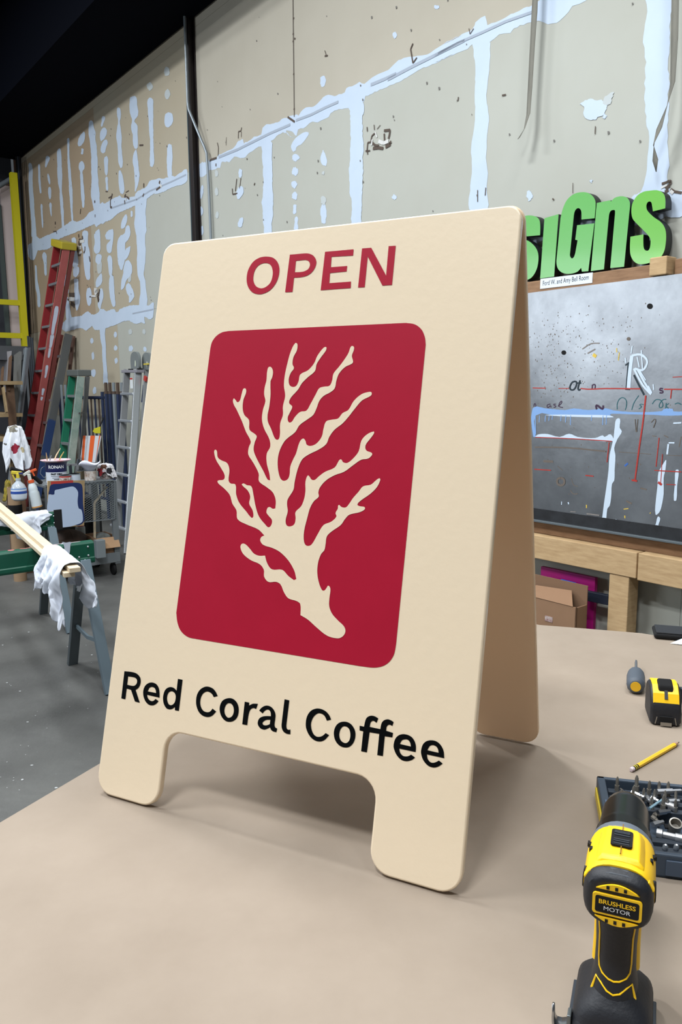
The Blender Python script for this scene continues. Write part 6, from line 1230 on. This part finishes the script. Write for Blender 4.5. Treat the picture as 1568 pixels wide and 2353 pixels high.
b = MB(M); b.bar(V((.008, 0, .290)), V((.060, 0, .300)), .020, .018, side=(0, 1, 0)); b.bar(V((.025, 0, .292)), V((.034, 0, .250)), .014, .012, side=(0, 1, 0)); b.build('trigger', mat('trigger_orange', (222, 92, 46), .45), s2, bevel=.002)
# cardboard tube and wooden post with the stained rag
p = at(36, 1180, s=-1.55); M = Matrix.Translation(V((p.x, p.y, 0)))
tbz = p.z; ct = thing('cardboard_tube', 'brown cardboard tube with a black band standing behind the spray bottle', 'tube', (0, 0, 0), M=M)
lath('tube', [(.052, 0), (.052, tbz+.22), (.046, tbz+.22), (.046, tbz+.1)], M, mat('tube_card', (150, 124, 96), .8), ct, 18); lath('band', [(.0545, tbz-.02), (.0545, tbz+.075)], M, M_hole, ct, 18)
pq_ = at(34, 986, s=-1.25); M = Matrix.Translation(V((pq_.x, pq_.y, 0)))
wp_ = thing('wooden_post', 'brown wooden post standing at the left holding the stained white rag', 'post', (0, 0, 0), M=M)
MB().bar(V((pq_.x, pq_.y, 0)), pq_, .085, .04, side=wn).build('upright', M_brown, wp_, bevel=.003); MB().bar(V((pq_.x, pq_.y, 0))+wn*.05, pq_-V((0, 0, .1))+wn*.05, .02, .05, side=wn).build('batten', M_tan, wp_)
MB().box((pq_.x, pq_.y, .03), (.16, .16, .06), WALLM.to_3x3()).build('base', M_brown, wp_)
rg = over_post('stained_rag', pq_+V((0, 0, .012)), .05, lambda a: .30+.10*math.sin(a+2.6), mat('rag_stained', (216, 220, 228), .9, bump=.12, bscale=30, spots=[(tuple(pq_+V((.02, -.08, -.16))), .04, (134, 22, 46)), (tuple(pq_+V((-.07, -.05, -.12))), .03, (96, 96, 92)), (tuple(pq_+V((0, -.03, .0))), .045, (120, 116, 104)), (tuple(pq_+V((.09, -.06, -.17))), .03, (176, 164, 130))]), seed=11, flare=.55); tag(rg, 'stained white rag with a dark red blot bunched over the wooden post', 'rag')
gl = over_post('work_glove', at(18, 1108, s=-1.1), .02, lambda a: .14+.03*math.sin(2*a), mat('glove_yellow', (170, 150, 40), .8, noise=.15, scale=20, c2=(80, 74, 40)), seed=4, na=24, nr=10); tag(gl, 'limp yellow work glove hanging low at the left edge', 'glove')
hk = MB().bar(at(18, 1110, s=-1.1)-V((0, 0, .0)), V((at(18, 1110, s=-1.1).x, at(18, 1110, s=-1.1).y, 0)), .03, .03, side=wd).build('glove_stake', M_brown); tag(hk, 'thin wooden stake under the yellow glove at the left edge', 'stake')

# ------------------------------------------------------------------ two green sawhorses, lumber strips, cloths
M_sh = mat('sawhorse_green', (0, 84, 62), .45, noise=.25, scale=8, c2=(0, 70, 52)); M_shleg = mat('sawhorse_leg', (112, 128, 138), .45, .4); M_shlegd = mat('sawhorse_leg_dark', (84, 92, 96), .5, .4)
def sawhorse(sc, n0, n1, ztop, lab, seed):
    o = thing('sawhorse', lab, 'sawhorse', (0, 0, 0), M=Matrix.Translation(W(sc, (n0+n1)/2, 0)) @ WR); h = .118; hw = .030
    b = MB(WALLM); z0 = ztop-h
    sec = [(-hw, z0+.012), (-hw+.004, z0), (hw-.004, z0), (hw, z0+.012), (hw, z0+.028), (hw-.004, z0+.034), (hw-.004, ztop-.012), (hw-.012, ztop), (-hw+.012, ztop), (-hw+.004, ztop-.012), (-hw+.004, z0+.034), (-hw, z0+.028)]
    b.loft([[V((-sc+x, -n, z if z > z0+.03 or dn == 0 else z+.0)) for x, z in sec] for n, dn in ((n0, 1), (n0+.02, 0), (n1, 0))]); be = b.build('beam', M_sh, o, bevel=.003)
    rnd = random.Random(seed)
    for i in range(9):
        n = n0+rnd.uniform(.03, .55); w_, l_ = rnd.uniform(.012, .034), rnd.uniform(.03, .09); M = frame(W(sc, n, ztop+.0006+i*.0001), -wn, -wd)
        M = Matrix.Translation(W(sc, n, ztop+.0006+i*.0001)) @ WR @ Matrix.Rotation(R(90), 4, 'Z')
        flat('paint_smear', [curve_pts([(l_/2*math.cos(a)*rnd.uniform(.7, 1.1), w_/2*math.sin(a)*rnd.uniform(.7, 1.1)) for a in [2*math.pi*k/8 for k in range(8)]], 3)], [M_white, mat('smear_pink', (206, 110, 110), .7), mat('smear_mauve', (150, 140, 142), .7)][i % 3], be, M)
    FM_ = frame(W(sc-hw+.0038, 0, 0), -wn, (0, 0, 1))
    for dn, dz in ((.035, -.028), (.035, -.075), (.085, -.078), (.055, -.098)):
        M = frame(W(sc-hw+.003, n0+dn, ztop+dz), -wn, (0, 0, 1)); MB(M).lathe([(.0055, 0), (.0055, .003), (.003, .005)], 8).build('bolt', M_alu, be)
    for n_, k in ((n0+.055, 0), (n1-.06, 1)):
        for sg in (1, -1):
            f_, t_ = W(sc+sg*.285, n_, 0), W(sc+sg*.024, n_, z0+.02)
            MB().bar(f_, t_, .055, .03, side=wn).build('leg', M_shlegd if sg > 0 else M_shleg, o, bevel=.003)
        MB().bar(W(sc+.19, n_+.0, .26), W(sc, n_, .235), .012, .02, side=wn).build('brace', M_shleg, o); MB().bar(W(sc, n_, .235), W(sc-.19, n_, .26), .012, .02, side=wn).build('brace', M_shleg, o)
    return o, be, FM_
h1, be1, f1 = sawhorse(-4.115, 2.285, 3.25, .766, 'nearer green metal sawhorse with grey legs beside the work table', 3)
h2, be2, f2 = sawhorse(-2.96, 2.09, 3.05, .766, 'farther green metal sawhorse partly covered with white cloth', 6)
cbox(-2.99-.012, -2.99, 2.075, 2.125, .648, .78).build('end_plate', M_hole, h2)
flat('white_smear', [on_plane(f1)(crop(80, 1030, 7.84)([(490, 1690), (560, 1700), (650, 1690), (640, 1740), (625, 1890), (590, 1900), (540, 1880), (530, 1780), (510, 1720)]), 3)], M_white, be1, f1 @ Matrix.Translation((0, 0, .0012)))
M_strip = mat('planed_pine', (222, 206, 178), .6, noise=.3, scale=6, c2=(210, 190, 158), stretch=(3, 3, 12))
zt_ = .7675
def lay_strip(pa, pb, z, lab):
    a_, b2 = at(*pa, z=z), at(*pb, z=z); d_ = (b2-a_).normalized(); b2 = b2+d_*.55
    o = MB().bar(a_, b2, .046, .021, side=d_.cross(V((0, 0, 1)))).build('wood_strip', M_strip, bevel=.002); tag(o, lab, 'lumber'); return a_, b2
a1_, b1_ = lay_strip((173, 1310), (14, 1176), zt_+.0325, 'upper pale wood strip lying across both sawhorses under the white cloth')
lay_strip((160, 1321), (2, 1183), zt_+.0110, 'lower pale wood strip under the first one across both sawhorses')
d_ = (b1_-a1_).normalized(); A_ = a1_+d_*.05; B_ = a1_+d_*.50
o = drape('white_cloth', A_+V((0, 0, .0125)), B_+V((0, 0, .0125)), .036, lambda f: .15+.05*math.sin(f*6+1.2)+.07*(1-f), lambda f: .19-.06*f+.035*math.sin(f*13), M_cloth, seed=2, nt=56, nc=34, amp=.05, jag=.10); tag(o, 'white cotton cloth draped over the ends of the wood strips', 'cloth')
o = drape('white_cloth', W(-2.96, 2.16, .766), W(-2.96, 2.95, .766), .036, lambda f: .03+.13*math.exp(-((f-.18)/.13)**2)+.06*math.exp(-((f-.6)/.2)**2), lambda f: .07+.05*math.sin(f*7+1), M_cloth, seed=9, nt=60, nc=24, amp=.03, jag=.12, crease=.008, flat_at=(.30, .10)); tag(o, 'white cloth spread over the farther sawhorse beam', 'cloth')

# stake seen through the cart's mesh, and an added dark box behind it
b = MB(); b.bar(at(246, 1118, s=-1.80), at(217, 1156, s=-1.80), .022, .012, side=wd); o = b.build('wooden_stake', M_strip); tag(o, 'pale wooden stake leaning inside the cart behind the wire mesh', 'lumber')
MB().bar(at(217, 1156, s=-1.80), W(-1.80, snz(at(212, 1168, s=-1.80))[1], .2), .022, .012, side=wd).build('lower_half', M_strip, o)
o = cbox(-1.40, -1.16, 1.20, 1.68, .0, .62).build('filler_box', mat('filler_dark', (34, 34, 36), .8), bevel=.01); tag(o, 'added dark box standing in for the dark mass behind the cart', 'tub')  # made-up box, darkens the shaded and cluttered floor behind the cart
